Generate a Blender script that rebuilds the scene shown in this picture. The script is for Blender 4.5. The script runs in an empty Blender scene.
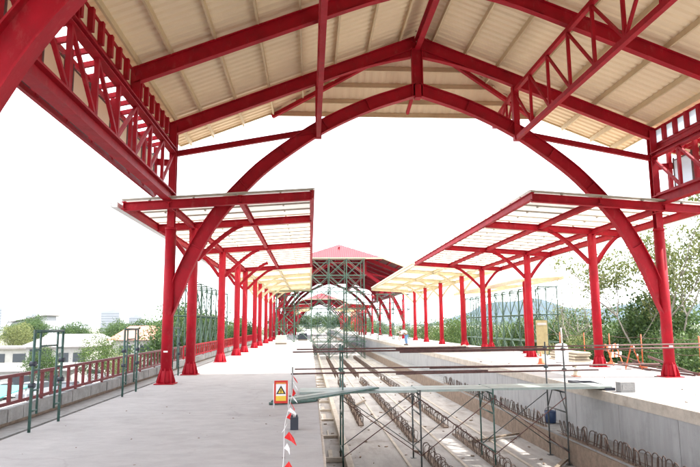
import bpy, math, random
from mathutils import Vector as V, Matrix
random.seed(7)
R = math.radians
scene = bpy.context.scene
COL = scene.collection
PI = math.pi

# ------------------------------------------------------------------ materials
def mat(name, col, rough=0.6, var=0.15, scale=3.0, bump=0.0, bscale=40.0, metal=0.0, spec=0.4,
        stretch=(1, 1, 1), dirt=None, dirt_amt=0.0, dscale=1.2, space='Object'):
    m = bpy.data.materials.new(name); m.use_nodes = True
    nt = m.node_tree; N = nt.nodes; L = nt.links
    b = N['Principled BSDF']
    b.inputs['Roughness'].default_value = rough
    b.inputs['Metallic'].default_value = metal
    b.inputs['Specular IOR Level'].default_value = spec
    tc = N.new('ShaderNodeTexCoord'); mp = N.new('ShaderNodeMapping')
    mp.inputs['Scale'].default_value = stretch
    L.new(tc.outputs[space], mp.inputs['Vector'])
    nz = N.new('ShaderNodeTexNoise'); nz.inputs['Scale'].default_value = scale
    nz.inputs['Detail'].default_value = 6; nz.inputs['Roughness'].default_value = 0.65
    L.new(mp.outputs[0], nz.inputs['Vector'])
    cr = N.new('ShaderNodeValToRGB')
    cr.color_ramp.elements[0].position = 0.3; cr.color_ramp.elements[1].position = 0.7
    cr.color_ramp.elements[0].color = [max(0, c*(1-var)) for c in col] + [1]
    cr.color_ramp.elements[1].color = [min(1, c*(1+var)) for c in col] + [1]
    L.new(nz.outputs['Fac'], cr.inputs['Fac'])
    out = cr.outputs['Color']
    if dirt:
        n2 = N.new('ShaderNodeTexNoise'); n2.inputs['Scale'].default_value = dscale
        n2.inputs['Detail'].default_value = 8; n2.inputs['Roughness'].default_value = 0.7
        L.new(tc.outputs[space], n2.inputs['Vector'])
        r2 = N.new('ShaderNodeMapRange'); r2.inputs['From Min'].default_value = 0.52
        r2.inputs['From Max'].default_value = 0.72; r2.inputs['To Max'].default_value = dirt_amt
        L.new(n2.outputs['Fac'], r2.inputs['Value'])
        mx = N.new('ShaderNodeMix'); mx.data_type = 'RGBA'
        L.new(r2.outputs[0], mx.inputs['Factor']); L.new(out, mx.inputs['A'])
        mx.inputs['B'].default_value = list(dirt) + [1]
        out = mx.outputs['Result']
    L.new(out, b.inputs['Base Color'])
    if bump:
        n3 = N.new('ShaderNodeTexNoise'); n3.inputs['Scale'].default_value = bscale
        n3.inputs['Detail'].default_value = 5
        L.new(mp.outputs[0], n3.inputs['Vector'])
        bp = N.new('ShaderNodeBump'); bp.inputs['Strength'].default_value = bump
        bp.inputs['Distance'].default_value = 0.02
        L.new(n3.outputs['Fac'], bp.inputs['Height']); L.new(bp.outputs[0], b.inputs['Normal'])
    return m

def sheet_mat(name, col, transp=0.25):
    m = bpy.data.materials.new(name); m.use_nodes = True
    nt = m.node_tree; N = nt.nodes; L = nt.links
    N.remove(N['Principled BSDF'])
    tl = N.new('ShaderNodeBsdfTranslucent'); df = N.new('ShaderNodeBsdfDiffuse'); tp = N.new('ShaderNodeBsdfTransparent')
    tc = N.new('ShaderNodeTexCoord'); nz = N.new('ShaderNodeTexNoise'); nz.inputs['Scale'].default_value = 1.6; nz.inputs['Detail'].default_value = 5
    L.new(tc.outputs['Object'], nz.inputs['Vector'])
    cr = N.new('ShaderNodeValToRGB'); cr.color_ramp.elements[0].color = [c*0.85 for c in col]+[1]; cr.color_ramp.elements[1].color = [min(1, c*1.08) for c in col]+[1]
    L.new(nz.outputs['Fac'], cr.inputs['Fac'])
    for n in (tl, df): L.new(cr.outputs[0], n.inputs['Color'])
    m1 = N.new('ShaderNodeMixShader'); m1.inputs[0].default_value = 0.3
    L.new(tl.outputs[0], m1.inputs[1]); L.new(df.outputs[0], m1.inputs[2])
    m2 = N.new('ShaderNodeMixShader'); m2.inputs[0].default_value = transp
    L.new(m1.outputs[0], m2.inputs[1]); L.new(tp.outputs[0], m2.inputs[2])
    L.new(m2.outputs[0], N['Material Output'].inputs['Surface'])
    return m

def leaf_mat(name, c1, c2):
    m = bpy.data.materials.new(name); m.use_nodes = True
    nt = m.node_tree; N = nt.nodes; L = nt.links
    b = N['Principled BSDF']; b.inputs['Roughness'].default_value = 0.55
    b.inputs['Specular IOR Level'].default_value = 0.25
    ge = N.new('ShaderNodeNewGeometry')
    cr = N.new('ShaderNodeValToRGB'); cr.color_ramp.elements[0].color = list(c1)+[1]; cr.color_ramp.elements[1].color = list(c2)+[1]
    L.new(ge.outputs['Random Per Island'], cr.inputs['Fac'])
    L.new(cr.outputs[0], b.inputs['Base Color'])
    tl = N.new('ShaderNodeBsdfTranslucent'); L.new(cr.outputs[0], tl.inputs['Color'])
    mx = N.new('ShaderNodeMixShader'); mx.inputs[0].default_value = 0.35
    L.new(b.outputs[0], mx.inputs[1]); L.new(tl.outputs[0], mx.inputs[2])
    L.new(mx.outputs[0], N['Material Output'].inputs['Surface'])
    return m

M = {}
M['red'] = mat('red_paint', (0.35, 0.004, 0.015), 0.42, 0.2, 1.8, 0.06, 60, spec=0.22, dirt=(0.17, 0.012, 0.016), dirt_amt=0.55, dscale=2.2)
M['redbrown'] = mat('unfinished_ceiling', (0.13, 0.04, 0.035), 0.7, 0.2, 1.5)
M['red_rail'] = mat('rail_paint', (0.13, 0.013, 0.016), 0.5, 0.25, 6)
M['primer'] = mat('cream_primer', (0.62, 0.55, 0.41), 0.6, 0.12, 3)
M['cream'] = mat('ceiling_sheet', (0.80, 0.655, 0.45), 0.55, 0.05, 0.7, dirt=(0.66, 0.52, 0.33), dirt_amt=0.25, dscale=0.8)
M['purlin'] = mat('purlin_steel', (0.60, 0.48, 0.30), 0.6, 0.1, 2)
M['rooftop'] = mat('roof_top', (0.27, 0.035, 0.042), 0.5, 0.15, 1.0)
M['sheet'] = sheet_mat('translucent_sheet', (0.80, 0.755, 0.67), 0.25)
M['sheet_y'] = sheet_mat('cream_translucent_sheet', (0.86, 0.80, 0.64), 0.22)
M['pane'] = sheet_mat('window_sheet', (0.72, 0.78, 0.86), 0.12)
M['clere'] = sheet_mat('clerestory_sheet', (0.62, 0.68, 0.74), 0.05)
M['concrete'] = mat('platform_concrete', (0.365, 0.355, 0.352), 0.85, 0.10, 3.0, 0.2, 40, stretch=(0.8, 1.2, 1), dirt=(0.25, 0.235, 0.225), dirt_amt=0.5, dscale=0.55)
def dusty(key, col, amt, sc):
    nt = M[key].node_tree; N = nt.nodes; L = nt.links; b = N['Principled BSDF']; src = b.inputs['Base Color'].links[0].from_socket
    tc = N.new('ShaderNodeTexCoord'); nz = N.new('ShaderNodeTexNoise'); nz.inputs['Scale'].default_value = sc; nz.inputs['Detail'].default_value = 9; nz.inputs['Roughness'].default_value = .75
    mp = N.new('ShaderNodeMapping'); mp.inputs['Scale'].default_value = (1, 1, .45); mp.inputs['Location'].default_value = (3, 7, 1)
    L.new(tc.outputs['Object'], mp.inputs['Vector']); L.new(mp.outputs[0], nz.inputs['Vector'])
    mr = N.new('ShaderNodeMapRange'); mr.inputs['From Min'].default_value = .54; mr.inputs['From Max'].default_value = .76; mr.inputs['To Max'].default_value = amt
    L.new(nz.outputs['Fac'], mr.inputs['Value'])
    x = N.new('ShaderNodeMix'); x.data_type = 'RGBA'; L.new(mr.outputs[0], x.inputs['Factor']); L.new(src, x.inputs['A']); x.inputs['B'].default_value = list(col)+[1]
    L.new(x.outputs['Result'], b.inputs['Base Color'])
    ad = N.new('ShaderNodeMath'); ad.operation = 'MULTIPLY_ADD'; ad.inputs[1].default_value = .5; ad.inputs[2].default_value = .36
    L.new(nz.outputs['Fac'], ad.inputs[0]); L.new(ad.outputs[0], b.inputs['Roughness'])
dusty('red', (.42, .10, .095), .5, 5.0)
def floor_mat():
    m = M['concrete']; nt = m.node_tree; N = nt.nodes; L = nt.links; b = N['Principled BSDF']
    src = b.inputs['Base Color'].links[0].from_socket
    tc = N.new('ShaderNodeTexCoord')
    # hairline cracks
    nz = N.new('ShaderNodeTexNoise'); nz.inputs['Scale'].default_value = 1.3; nz.inputs['Detail'].default_value = 4
    L.new(tc.outputs['Object'], nz.inputs['Vector'])
    ad = N.new('ShaderNodeMix'); ad.data_type = 'RGBA'; ad.inputs['Factor'].default_value = .35
    L.new(tc.outputs['Object'], ad.inputs['A']); L.new(nz.outputs['Color'], ad.inputs['B'])
    vo = N.new('ShaderNodeTexVoronoi'); vo.feature = 'DISTANCE_TO_EDGE'; vo.inputs['Scale'].default_value = .42
    L.new(ad.outputs['Result'], vo.inputs['Vector'])
    m1 = N.new('ShaderNodeMapRange'); m1.inputs['From Max'].default_value = .006; m1.inputs['To Min'].default_value = .18; m1.inputs['To Max'].default_value = 0
    L.new(vo.outputs['Distance'], m1.inputs['Value'])
    # speckle and spots
    n2 = N.new('ShaderNodeTexNoise'); n2.inputs['Scale'].default_value = 9; n2.inputs['Detail'].default_value = 9; n2.inputs['Roughness'].default_value = .8
    L.new(tc.outputs['Object'], n2.inputs['Vector'])
    m2 = N.new('ShaderNodeMapRange'); m2.inputs['From Min'].default_value = .58; m2.inputs['From Max'].default_value = .75; m2.inputs['To Max'].default_value = .55
    L.new(n2.outputs['Fac'], m2.inputs['Value'])
    mm = N.new('ShaderNodeMath'); mm.operation = 'MAXIMUM'; L.new(m1.outputs[0], mm.inputs[0]); L.new(m2.outputs[0], mm.inputs[1])
    # pale dusty trowel marks
    mp = N.new('ShaderNodeMapping'); mp.inputs['Scale'].default_value = (.8, 1.5, 1); mp.inputs['Rotation'].default_value = (0, 0, .12)
    L.new(tc.outputs['Object'], mp.inputs['Vector'])
    n3 = N.new('ShaderNodeTexNoise'); n3.inputs['Scale'].default_value = 1.7; n3.inputs['Detail'].default_value = 9; n3.inputs['Roughness'].default_value = .72; n3.inputs['Distortion'].default_value = .6
    L.new(mp.outputs[0], n3.inputs['Vector'])
    m3 = N.new('ShaderNodeMapRange'); m3.inputs['From Min'].default_value = .5; m3.inputs['From Max'].default_value = .72; m3.inputs['To Max'].default_value = .6
    L.new(n3.outputs['Fac'], m3.inputs['Value'])
    x1 = N.new('ShaderNodeMix'); x1.data_type = 'RGBA'; L.new(m3.outputs[0], x1.inputs['Factor']); L.new(src, x1.inputs['A']); x1.inputs['B'].default_value = (.46, .45, .44, 1)
    x2 = N.new('ShaderNodeMix'); x2.data_type = 'RGBA'; L.new(mm.outputs[0], x2.inputs['Factor']); L.new(x1.outputs['Result'], x2.inputs['A']); x2.inputs['B'].default_value = (.12, .11, .105, 1)
    L.new(x2.outputs['Result'], b.inputs['Base Color'])
floor_mat()
M['pitfloor'] = mat('pit_concrete', (0.33, 0.315, 0.30), 0.9, 0.2, 1.6, 0.3, 25, stretch=(2.0, 0.5, 1), dirt=(0.15, 0.115, 0.09), dirt_amt=0.85, dscale=0.9)
M['wallc'] = mat('wall_concrete', (0.34, 0.34, 0.34), 0.85, 0.14, 2.0, 0.25, 20, stretch=(1, 2.5, 0.35), dirt=(0.20, 0.20, 0.19), dirt_amt=0.5, dscale=1.2)
M['coping'] = mat('coping_concrete', (0.45, 0.40, 0.34), 0.85, 0.18, 3.0, 0.3, 20, dirt=(0.26, 0.21, 0.16), dirt_amt=0.6, dscale=2.5)
M['kerb'] = mat('kerb_concrete', (0.27, 0.27, 0.265), 0.9, 0.22, 5.0, 0.4, 30, dirt=(0.12, 0.12, 0.11), dirt_amt=0.7, dscale=3)
M['brownc'] = mat('raw_concrete', (0.22, 0.165, 0.125), 0.95, 0.3, 6, 0.5, 25)
M['rebar'] = mat('rusty_rebar', (0.10, 0.068, 0.055), 0.75, 0.5, 12)
M['rust_tube'] = mat('rusty_tube', (0.10, 0.045, 0.04), 0.55, 0.4, 9)
M['green_tube'] = mat('green_scaffold', (0.045, 0.10, 0.085), 0.5, 0.35, 8, dirt=(0.16, 0.12, 0.09), dirt_amt=0.6, dscale=7)
M['grey_tube'] = mat('dark_scaffold', (0.065, 0.075, 0.075), 0.5, 0.4, 9, dirt=(0.17, 0.12, 0.09), dirt_amt=0.6, dscale=7)
M['pale_tube'] = mat('pale_green_scaffold', (0.05, 0.095, 0.065), 0.5, 0.3, 8)
M['deck'] = mat('deck_steel', (0.29, 0.345, 0.32), 0.5, 0.15, 4, dirt=(0.22, 0.19, 0.15), dirt_amt=0.5, dscale=3)
M['timber'] = mat('timber', (0.23, 0.185, 0.14), 0.8, 0.25, 4, stretch=(6, 0.6, 6))
M['dark'] = mat('dark_plastic', (0.03, 0.035, 0.05), 0.5, 0.2, 5)
M['navy'] = mat('navy_plastic', (0.03, 0.06, 0.14), 0.4, 0.15, 5)
M['black'] = mat('black_paint', (0.02, 0.02, 0.02), 0.6, 0.1, 5)
M['white'] = mat('white_paint', (0.8, 0.8, 0.8), 0.5, 0.05, 3)
M['offwhite'] = mat('offwhite_wall', (0.44, 0.43, 0.40), 0.8, 0.12, 1.0)
M['paleyellow'] = mat('pale_yellow_board', (0.33, 0.27, 0.13), 0.6, 0.2, 4)
M['purlin_w'] = mat('galvanised_purlin', (0.36, 0.33, 0.28), 0.45, 0.1, 3)
M['yellow'] = mat('yellow_paint', (0.75, 0.52, 0.06), 0.5, 0.1, 4)
M['orange'] = mat('orange_plastic', (0.48, 0.10, 0.03), 0.5, 0.15, 4)
M['signred'] = mat('sign_red', (0.55, 0.03, 0.02), 0.5, 0.08, 5)
M['flagred'] = mat('flag_red', (0.65, 0.02, 0.02), 0.6, 0.08, 5)
M['skin'] = mat('skin', (0.35, 0.19, 0.12), 0.6, 0.05, 5)
M['shirt'] = mat('white_shirt', (0.7, 0.72, 0.76), 0.9, 0.06, 6)
M['jeans'] = mat('blue_jeans', (0.16, 0.30, 0.52), 0.9, 0.15, 8)
M['hair'] = mat('black_hair', (0.015, 0.012, 0.01), 0.6, 0.1, 8)
M['soil'] = mat('ground_soil', (0.20, 0.19, 0.14), 0.95, 0.35, 0.05, dirt=(0.09, 0.13, 0.05), dirt_amt=0.9, dscale=0.02)
M['lot'] = mat('lot_concrete', (0.20, 0.195, 0.19), 0.9, 0.2, 0.3, dirt=(0.11, 0.105, 0.10), dirt_amt=0.7, dscale=0.12)
M['hill'] = mat('hill_forest', (0.030, 0.045, 0.045), 0.95, 0.3, 0.02)
M['tan_roof'] = mat('pale_roof', (0.27, 0.25, 0.24), 0.7, 0.1, 0.6)
M['pink_roof'] = mat('tile_roof', (0.38, 0.17, 0.13), 0.8, 0.2, 1.5)
M['tower'] = mat('tower_wall', (0.30, 0.31, 0.33), 0.8, 0.05, 0.1)
M['glass'] = mat('dark_glass', (0.05, 0.06, 0.07), 0.15, 0.1, 1, spec=0.6)
M['tower_win'] = mat('tower_window', (0.19, 0.20, 0.22), 0.5, 0.05, 1)
M['cyan'] = mat('turquoise_sheet', (0.04, 0.22, 0.20), 0.5, 0.1, 0.8)
M['bark'] = mat('bark', (0.17, 0.14, 0.11), 0.9, 0.3, 4)
M['bark_pale'] = mat('pale_bark', (0.20, 0.18, 0.15), 0.9, 0.2, 4)
M['tyre'] = mat('tyre', (0.02, 0.02, 0.02), 0.8, 0.1, 3)
M['leaf'] = leaf_mat('leaf_dark', (0.032, 0.068, 0.02), (0.10, 0.155, 0.045))
M['leaf2'] = leaf_mat('leaf_mid', (0.04, 0.085, 0.02), (0.13, 0.18, 0.05))
M['leaf3'] = leaf_mat('leaf_yellow', (0.10, 0.13, 0.035), (0.22, 0.23, 0.09))
CARC = [mat('car_white', (0.75, 0.75, 0.75), 0.3, 0.03, 2), mat('car_grey', (0.25, 0.26, 0.28), 0.3, 0.05, 2),
        mat('car_black', (0.025, 0.025, 0.03), 0.25, 0.05, 2), mat('car_red', (0.4, 0.02, 0.02), 0.3, 0.05, 2), mat('car_yellow', (0.6, 0.42, 0.05), 0.3, 0.05, 2)]

dusty('offwhite', (.22, .20, .18), .8, 1.2)
dusty('tan_roof', (.14, .11, .10), .8, .9)
# ------------------------------------------------------------------ mesh builder
class MB:
    def __init__(s): s.v = []; s.f = []; s.sm = []; s.mi = []; s.cur = 0
    def _face(s, idx, smooth=False): s.f.append(idx); s.sm.append(smooth); s.mi.append(s.cur)
    def hexa(s, p):
        b = len(s.v); s.v += [tuple(q) for q in p]
        for q in ((0, 3, 2, 1), (4, 5, 6, 7), (0, 1, 5, 4), (1, 2, 6, 5), (2, 3, 7, 6), (3, 0, 4, 7)):
            s._face([b+i for i in q])
        return s
    def box(s, x0, x1, y0, y1, z0, z1):
        return s.hexa([(x0, y0, z0), (x1, y0, z0), (x1, y1, z0), (x0, y1, z0), (x0, y0, z1), (x1, y0, z1), (x1, y1, z1), (x0, y1, z1)])
    def beam(s, p, q, w, h, up=(0, 0, 1), off=0.0):
        p = V(p); q = V(q); d = (q-p).normalized(); up = V(up)
        sd = d.cross(up)
        if sd.length < 1e-4: sd = d.cross(V((0, 1, 0)))
        sd.normalize(); u = sd.cross(d).normalized()
        a = sd*(w/2); c0 = u*(off-h/2); c1 = u*(off+h/2)
        return s.hexa([p-a+c0, p+a+c0, q+a+c0, q-a+c0, p-a+c1, p+a+c1, q+a+c1, q-a+c1])
    def ibeam(s, p, q, w, h, tf=0.022, tw=0.03, up=(0, 0, 1)):
        s.beam(p, q, w, tf, up, h/2-tf/2); s.beam(p, q, w, tf, up, -h/2+tf/2)
        s.beam(p, q, tw, h-2*tf, up)
        return s
    def ring(s, c, ax, r, n):
        ax = V(ax).normalized(); t = ax.cross(V((0, 0, 1)))
        if t.length < 1e-3: t = V((1, 0, 0))
        t.normalize(); b = ax.cross(t); i0 = len(s.v)
        for k in range(n):
            a = 2*PI*k/n; s.v.append(tuple(V(c)+t*math.cos(a)*r+b*math.sin(a)*r))
        return i0
    def cap(s, i0, n, flip): s._face([i0+k for k in range(n)][::(-1 if flip else 1)])
    def tube(s, p, q, r, n=8, r2=None, caps=True):
        d = V(q)-V(p); a = s.ring(p, d, r, n); b = s.ring(q, d, r if r2 is None else r2, n)
        for k in range(n): s._face([a+k, a+(k+1) % n, b+(k+1) % n, b+k], True)
        if caps: s.cap(a, n, True); s.cap(b, n, False)
        return s
    def path(s, pts, rs, n=6, caps=True):
        pts = [V(p) for p in pts]
        if not isinstance(rs, (list, tuple)): rs = [rs]*len(pts)
        rings = []; ref = None
        for i, p in enumerate(pts):
            d = (pts[min(i+1, len(pts)-1)]-pts[max(i-1, 0)]).normalized()
            if ref is None:
                ref = d.cross(V((0, 0, 1)))
                if ref.length < 1e-2: ref = V((1, 0, 0))
            t = (ref-d*ref.dot(d)).normalized(); ref = t; b = d.cross(t); i0 = len(s.v)
            for k in range(n):
                a = 2*PI*k/n; s.v.append(tuple(p+t*math.cos(a)*rs[i]+b*math.sin(a)*rs[i]))
            rings.append(i0)
        for a, b in zip(rings, rings[1:]):
            for k in range(n): s._face([a+k, a+(k+1) % n, b+(k+1) % n, b+k], True)
        if caps: s.cap(rings[0], n, True); s.cap(rings[-1], n, False)
        return s
    def quad(s, *p):
        b = len(s.v); s.v += [tuple(q) for q in p]; s._face([b+i for i in range(len(p))]); return s
    def ribI(s, pts, Y, w, h, tf=0.025, tw=0.03, taper=None):
        """I-section rib along a polyline in the XZ plane at Y: depth h in plane, flange width w along Y"""
        P = [V((x, 0, z)) for x, z in pts]; nr = []
        for i in range(len(P)):
            d = (P[min(i+1, len(P)-1)]-P[max(i-1, 0)]).normalized(); nr.append(V((-d.z, 0, d.x)))
        T = taper or [1]*len(P)
        for (a0, a1, ww) in ((0, 1, w), (-1, 0, w), (-2, 2, tw)):
            i0 = len(s.v)
            for p, n, t in zip(P, nr, T):
                hh = h*t/2
                n0, n1 = {0: (hh-tf, hh), -1: (-hh, -hh+tf), -2: (-hh+tf, hh-tf)}[a0]
                for (nn, yy) in ((n0, -ww/2), (n0, ww/2), (n1, ww/2), (n1, -ww/2)):
                    q = p+n*nn; s.v.append((q.x, Y+yy, q.z))
            m = len(P)
            for i in range(m-1):
                for k in range(4):
                    a = i0+i*4+k; b = i0+i*4+(k+1) % 4
                    s._face([a, b, b+4, a+4])
            s._face([i0+3, i0+2, i0+1, i0]); e = i0+(m-1)*4; s._face([e, e+1, e+2, e+3])
        return s
    def lathe(s, c, prof, n=14):
        rr = []
        for r, z in prof: rr.append(s.ring((c[0], c[1], c[2]+z), (0, 0, 1), max(r, 1e-4), n))
        for a, b in zip(rr, rr[1:]):
            for k in range(n): s._face([a+k, a+(k+1) % n, b+(k+1) % n, b+k], True)
        s.cap(rr[0], n, True); s.cap(rr[-1], n, False)
        return s
    def mesh(s, name, ms, org=(0, 0, 0)):
        me = bpy.data.meshes.new(name)
        me.from_pydata([(a-org[0], b-org[1], c-org[2]) for a, b, c in s.v], [], s.f)
        for m in (ms if isinstance(ms, (list, tuple)) else [ms]): me.materials.append(m)
        me.polygons.foreach_set('use_smooth', s.sm); me.polygons.foreach_set('material_index', s.mi); me.update()
        return me
    def build(s, name, m, parent=None, org=None, loc=None):
        """vertices in world space; org = world position that becomes the object's origin"""
        po = wpos(parent)
        if org is None: org = po if parent is not None else (0, 0, 0)
        o = bpy.data.objects.new(name, s.mesh(name, m, org)); COL.objects.link(o)
        o['_w'] = tuple(org)
        if parent is not None: o.parent = parent
        o.location = V(org)-V(po) if loc is None else loc
        return o
def wpos(o): return (0, 0, 0) if o is None else tuple(o['_w'])
def tag(o, label=None, cat=None, group=None, kind=None):
    if label: o['label'] = label
    if cat: o['category'] = cat
    if group: o['group'] = group
    if kind: o['kind'] = kind
    return o
def thing(name, loc, label, cat, group=None):
    o = bpy.data.objects.new(name, None); COL.objects.link(o); o.location = loc; o['_w'] = tuple(loc)
    o.empty_display_size = 0.2
    return tag(o, label, cat, group)
def dup_part(o, parent, d):
    """copy of a part (and its sub-parts) moved by d, under parent"""
    c = o.copy(); COL.objects.link(c); c.parent = parent; c.location = V(o.location)+V(d); c['_w'] = tuple(V(o['_w'])+V(d))
    for ch in list(o.children):
        e = ch.copy(); COL.objects.link(e); e.parent = c
    return c
def dup_thing(o, loc, label, rz=None, group=None, sc=None):
    c = o.copy(); COL.objects.link(c); c.location = loc; c['_w'] = tuple(loc); c['label'] = label
    if rz is not None: c.rotation_euler = (0, 0, rz)
    if group: c['group'] = group
    if sc: c.scale = sc
    for ch in list(o.children):
        e = ch.copy(); COL.objects.link(e); e.parent = c
        for g in list(ch.children):
            k = g.copy(); COL.objects.link(k); k.parent = e
    return c
def structure(o): o['kind'] = 'structure'; return o

XC = 3.5; HW = 7.78            # hall centre line and half span
PITZ = -1.75
# ------------------------------------------------------------------ setting
GZ = -4.6
g = MB(); g.quad((-3200, -900, GZ), (3200, -900, GZ), (3200, 3600, GZ), (-3200, 3600, GZ))
structure(g.build('ground', M['soil']))
g = MB(); g.quad((-75, 4, GZ+.02), (-7.2, 4, GZ+.02), (-7.2, 88, GZ+.02), (-75, 88, GZ+.02))
structure(g.build('car_park', M['lot']))

def platform_slab(x0, x1, edge_x, coping):
    m = MB(); m.box(x0, x1, -12, 260, GZ, 0)
    o = m.build('platform', [M['concrete']]); structure(o)
    return o
platform_slab(-4.70, 0.17, 0.2, False)
m = MB(); rnd = random.Random(23); y = -12.0
while y < 259:
    L_ = rnd.uniform(.25, 1.1) if y < 40 else 8.0
    m.box(.1705, .2+rnd.uniform(-.012, .012), y, y+L_, -1.2, -rnd.uniform(0.002, .014)); y += L_
structure(m.build('platform_edge', M['coping']))
m = MB(); m.box(7.42, 12.9, -12, 260, GZ, 0)
structure(m.build('platform', M['concrete']))
# right pit wall: coping band proud of the wall, vertical pour joints
m = MB(); m.box(7.345, 7.419, -12, 260, -0.24, 0.004); 
o = m.build('platform_coping', M['coping']); structure(o)
m = MB()
y = -12.0
while y < 259:
    m.box(7.365, 7.418, y+.008, y+2.44-.008, -1.16, -0.243); y += 2.44
structure(m.build('pit_wall', M['wallc']))
# walkway beside the wall with its raw inner face
m = MB(); m.box(6.48, 7.418, -12, 260, PITZ-.2, -1.165)
structure(m.build('pit_ledge', M['kerb']))
m = MB(); m.box(6.43, 6.478, -12, 260, PITZ-.1, -1.20); structure(m.build('ledge_face', M['brownc']))
# pit floor
m = MB(); m.box(0.21, 6.615, -12, 260, PITZ-.4, PITZ); structure(m.build('track_bed', M['pitfloor']))
# channel along the left platform edge
m = MB()
m.box(0.86, 0.98, -12, 260, PITZ+.002, -1.50)
structure(m.build('channel_kerb', M['coping']))
m = MB(); rnd = random.Random(3)
y = 6.0
while y < 45:
    w = rnd.uniform(.08, .16); m.box(0.24+rnd.uniform(0, .03), 0.855, y, y+w, PITZ+.003, PITZ+rnd.uniform(.06, .12)); m.box(.5+rnd.uniform(-.1, .1), .6, y+.2, y+.2+rnd.uniform(.8, 1.3), PITZ+.003, PITZ+.05); y += rnd.uniform(1.6, 3.6)
tag(m.build('formwork_timber', M['coping']), 'timber cross pieces lying in the narrow channel beside the left platform edge', 'timber', kind='stuff')
# left ledge and kerb wall
m = MB(); m.box(-5.6, -4.74, -12, 260, GZ, -0.05); m.box(-5.28, -4.80, -12, 260, -.051, -0.005); structure(m.build('ledge', M['kerb']))
k = thing('kerb_wall', (-5.4, 6, -0.05), 'low grey concrete kerb wall under the railing along the left platform', 'wall')
m = MB(); y = -10.0; rnd = random.Random(5)
while y < 76:
    m.box(-5.50+rnd.uniform(-.006, .006), -5.30+rnd.uniform(-.012, .012), y+.015, y+.6-.015, 0.05, 0.28+rnd.uniform(-.015, .015)); y += .6
m.build('wall_blocks', M['kerb'], k)
m = MB(); m.box(-5.48, -5.36, -10, 76, -0.049, 0.22); m.build('wall_core', M['brownc'], k)
# far end cross wall behind the halls
# hills
def hills():
    m = MB(); rnd = random.Random(11); n = 150
    xs = [-3000+6000*i/n for i in range(n+1)]
    def hgt(x):
        t = x/2600.0
        h = 18+14*math.sin(x*.0042+1)+9*math.sin(x*.011+.4)+5*math.sin(x*.027)
        h += 112*math.exp(-((x-930)/230.0)**2)+66*math.exp(-((x-1420)/170.0)**2)+45*math.exp(-((x-560)/200.0)**2)+52*math.exp(-((x-1800)/240.0)**2)
        if x < 760: h *= max(0.10, 1-(760-x)/300.0)
        return h
    b = len(m.v); rows = ((2300, 0.0), (2420, .45), (2520, .8), (2600, 1.0), (2750, .7), (3000, 0))
    for (yy, f) in rows:
        for x in xs:
            m.v.append((x, yy+rnd.uniform(-15, 15), GZ-1+f*hgt(x)*(1+rnd.uniform(-.05, .05))))
    w = n+1
    for r in range(len(rows)-1):
        for i in range(n): m._face([b+r*w+i, b+r*w+i+1, b+(r+1)*w+i+1, b+(r+1)*w+i], True)
    structure(m.build('hills', M['hill']))
hills()

# ------------------------------------------------------------------ station halls
ARCH = [(7.82, 1.80), (7.66, 2.35), (7.36, 3.3), (6.78, 4.5), (6.16, 5.4), (5.30, 6.35), (4.75, 6.84), (4.12, 7.32), (3.45, 7.79), (2.8, 8.17), (2.1, 8.52), (1.4, 8.82), (0.7, 9.06), (0.0, 9.29)]
def rz(dx): return 10.92-0.392*abs(dx)          # rafter centre line
def catmull(pts, sub=3):
    out = []
    for i in range(len(pts)-1):
        p0 = pts[max(i-1, 0)]; p1 = pts[i]; p2 = pts[i+1]; p3 = pts[i+2] if i+2 < len(pts) else (2*pts[-1][0]-pts[-2][0], 2*pts[-1][1]-pts[-2][1])
        for k in range(sub):
            t = k/sub; o = []
            for a in range(2):
                o.append(.5*((2*p1[a])+(-p0[a]+p2[a])*t+(2*p0[a]-5*p1[a]+4*p2[a]-p3[a])*t*t+(-p0[a]+3*p1[a]-3*p2[a]+p3[a])*t**3))
            out.append(tuple(o))
    out.append(pts[-1]); return out
ARCHS = catmull(ARCH)

def make_column(parent, x, y, ztop, h_from, r=0.165, mat_=None):
    """round column on a gusseted base plate, H-section above h_from"""
    mt = mat_ or M['red']
    m = MB()
    m.tube((x, y, 0.02), (x, y, h_from), r, 20)
    if ztop > h_from+.05:
        m.lathe((x, y, h_from-.02), [(r+.012, 0), (r+.012, .07), (r*.6, .072)], 20)
        m.ibeam((x, y, h_from), (x, y, ztop), .22, .22, .02, .02, up=(0, 1, 0))
    c = m.build('column', mt, parent, org=(x, y, 0))
    b = MB(); b.box(x-.29, x+.29, y-.29, y+.29, 0.003, 0.03)
    for k in range(8):
        a = PI/4*k; dx, dy = math.cos(a), math.sin(a); t = V((-dy, dx, 0))*.012; p = V((x, y, 0))
        i = p+V((dx, dy, 0))*(r-.01); e = p+V((dx, dy, 0))*.28
        i = V((i.x, i.y, .03)); e = V((e.x, e.y, .03)); it = i+V((0, 0, .46)); et = e+V((0, 0, .06))
        b.hexa([i-t, e-t, e+t, i+t, it-t, et-t, et+t, it+t])
    b.lathe((x, y, .03), [(.205, 0), (.205, .05), (r+.01, .34), (r-.01, .38)], 16)
    b.build('base_plate', mt, c)
    # small white number plate on the column face towards the tracks/camera
    return c

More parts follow.
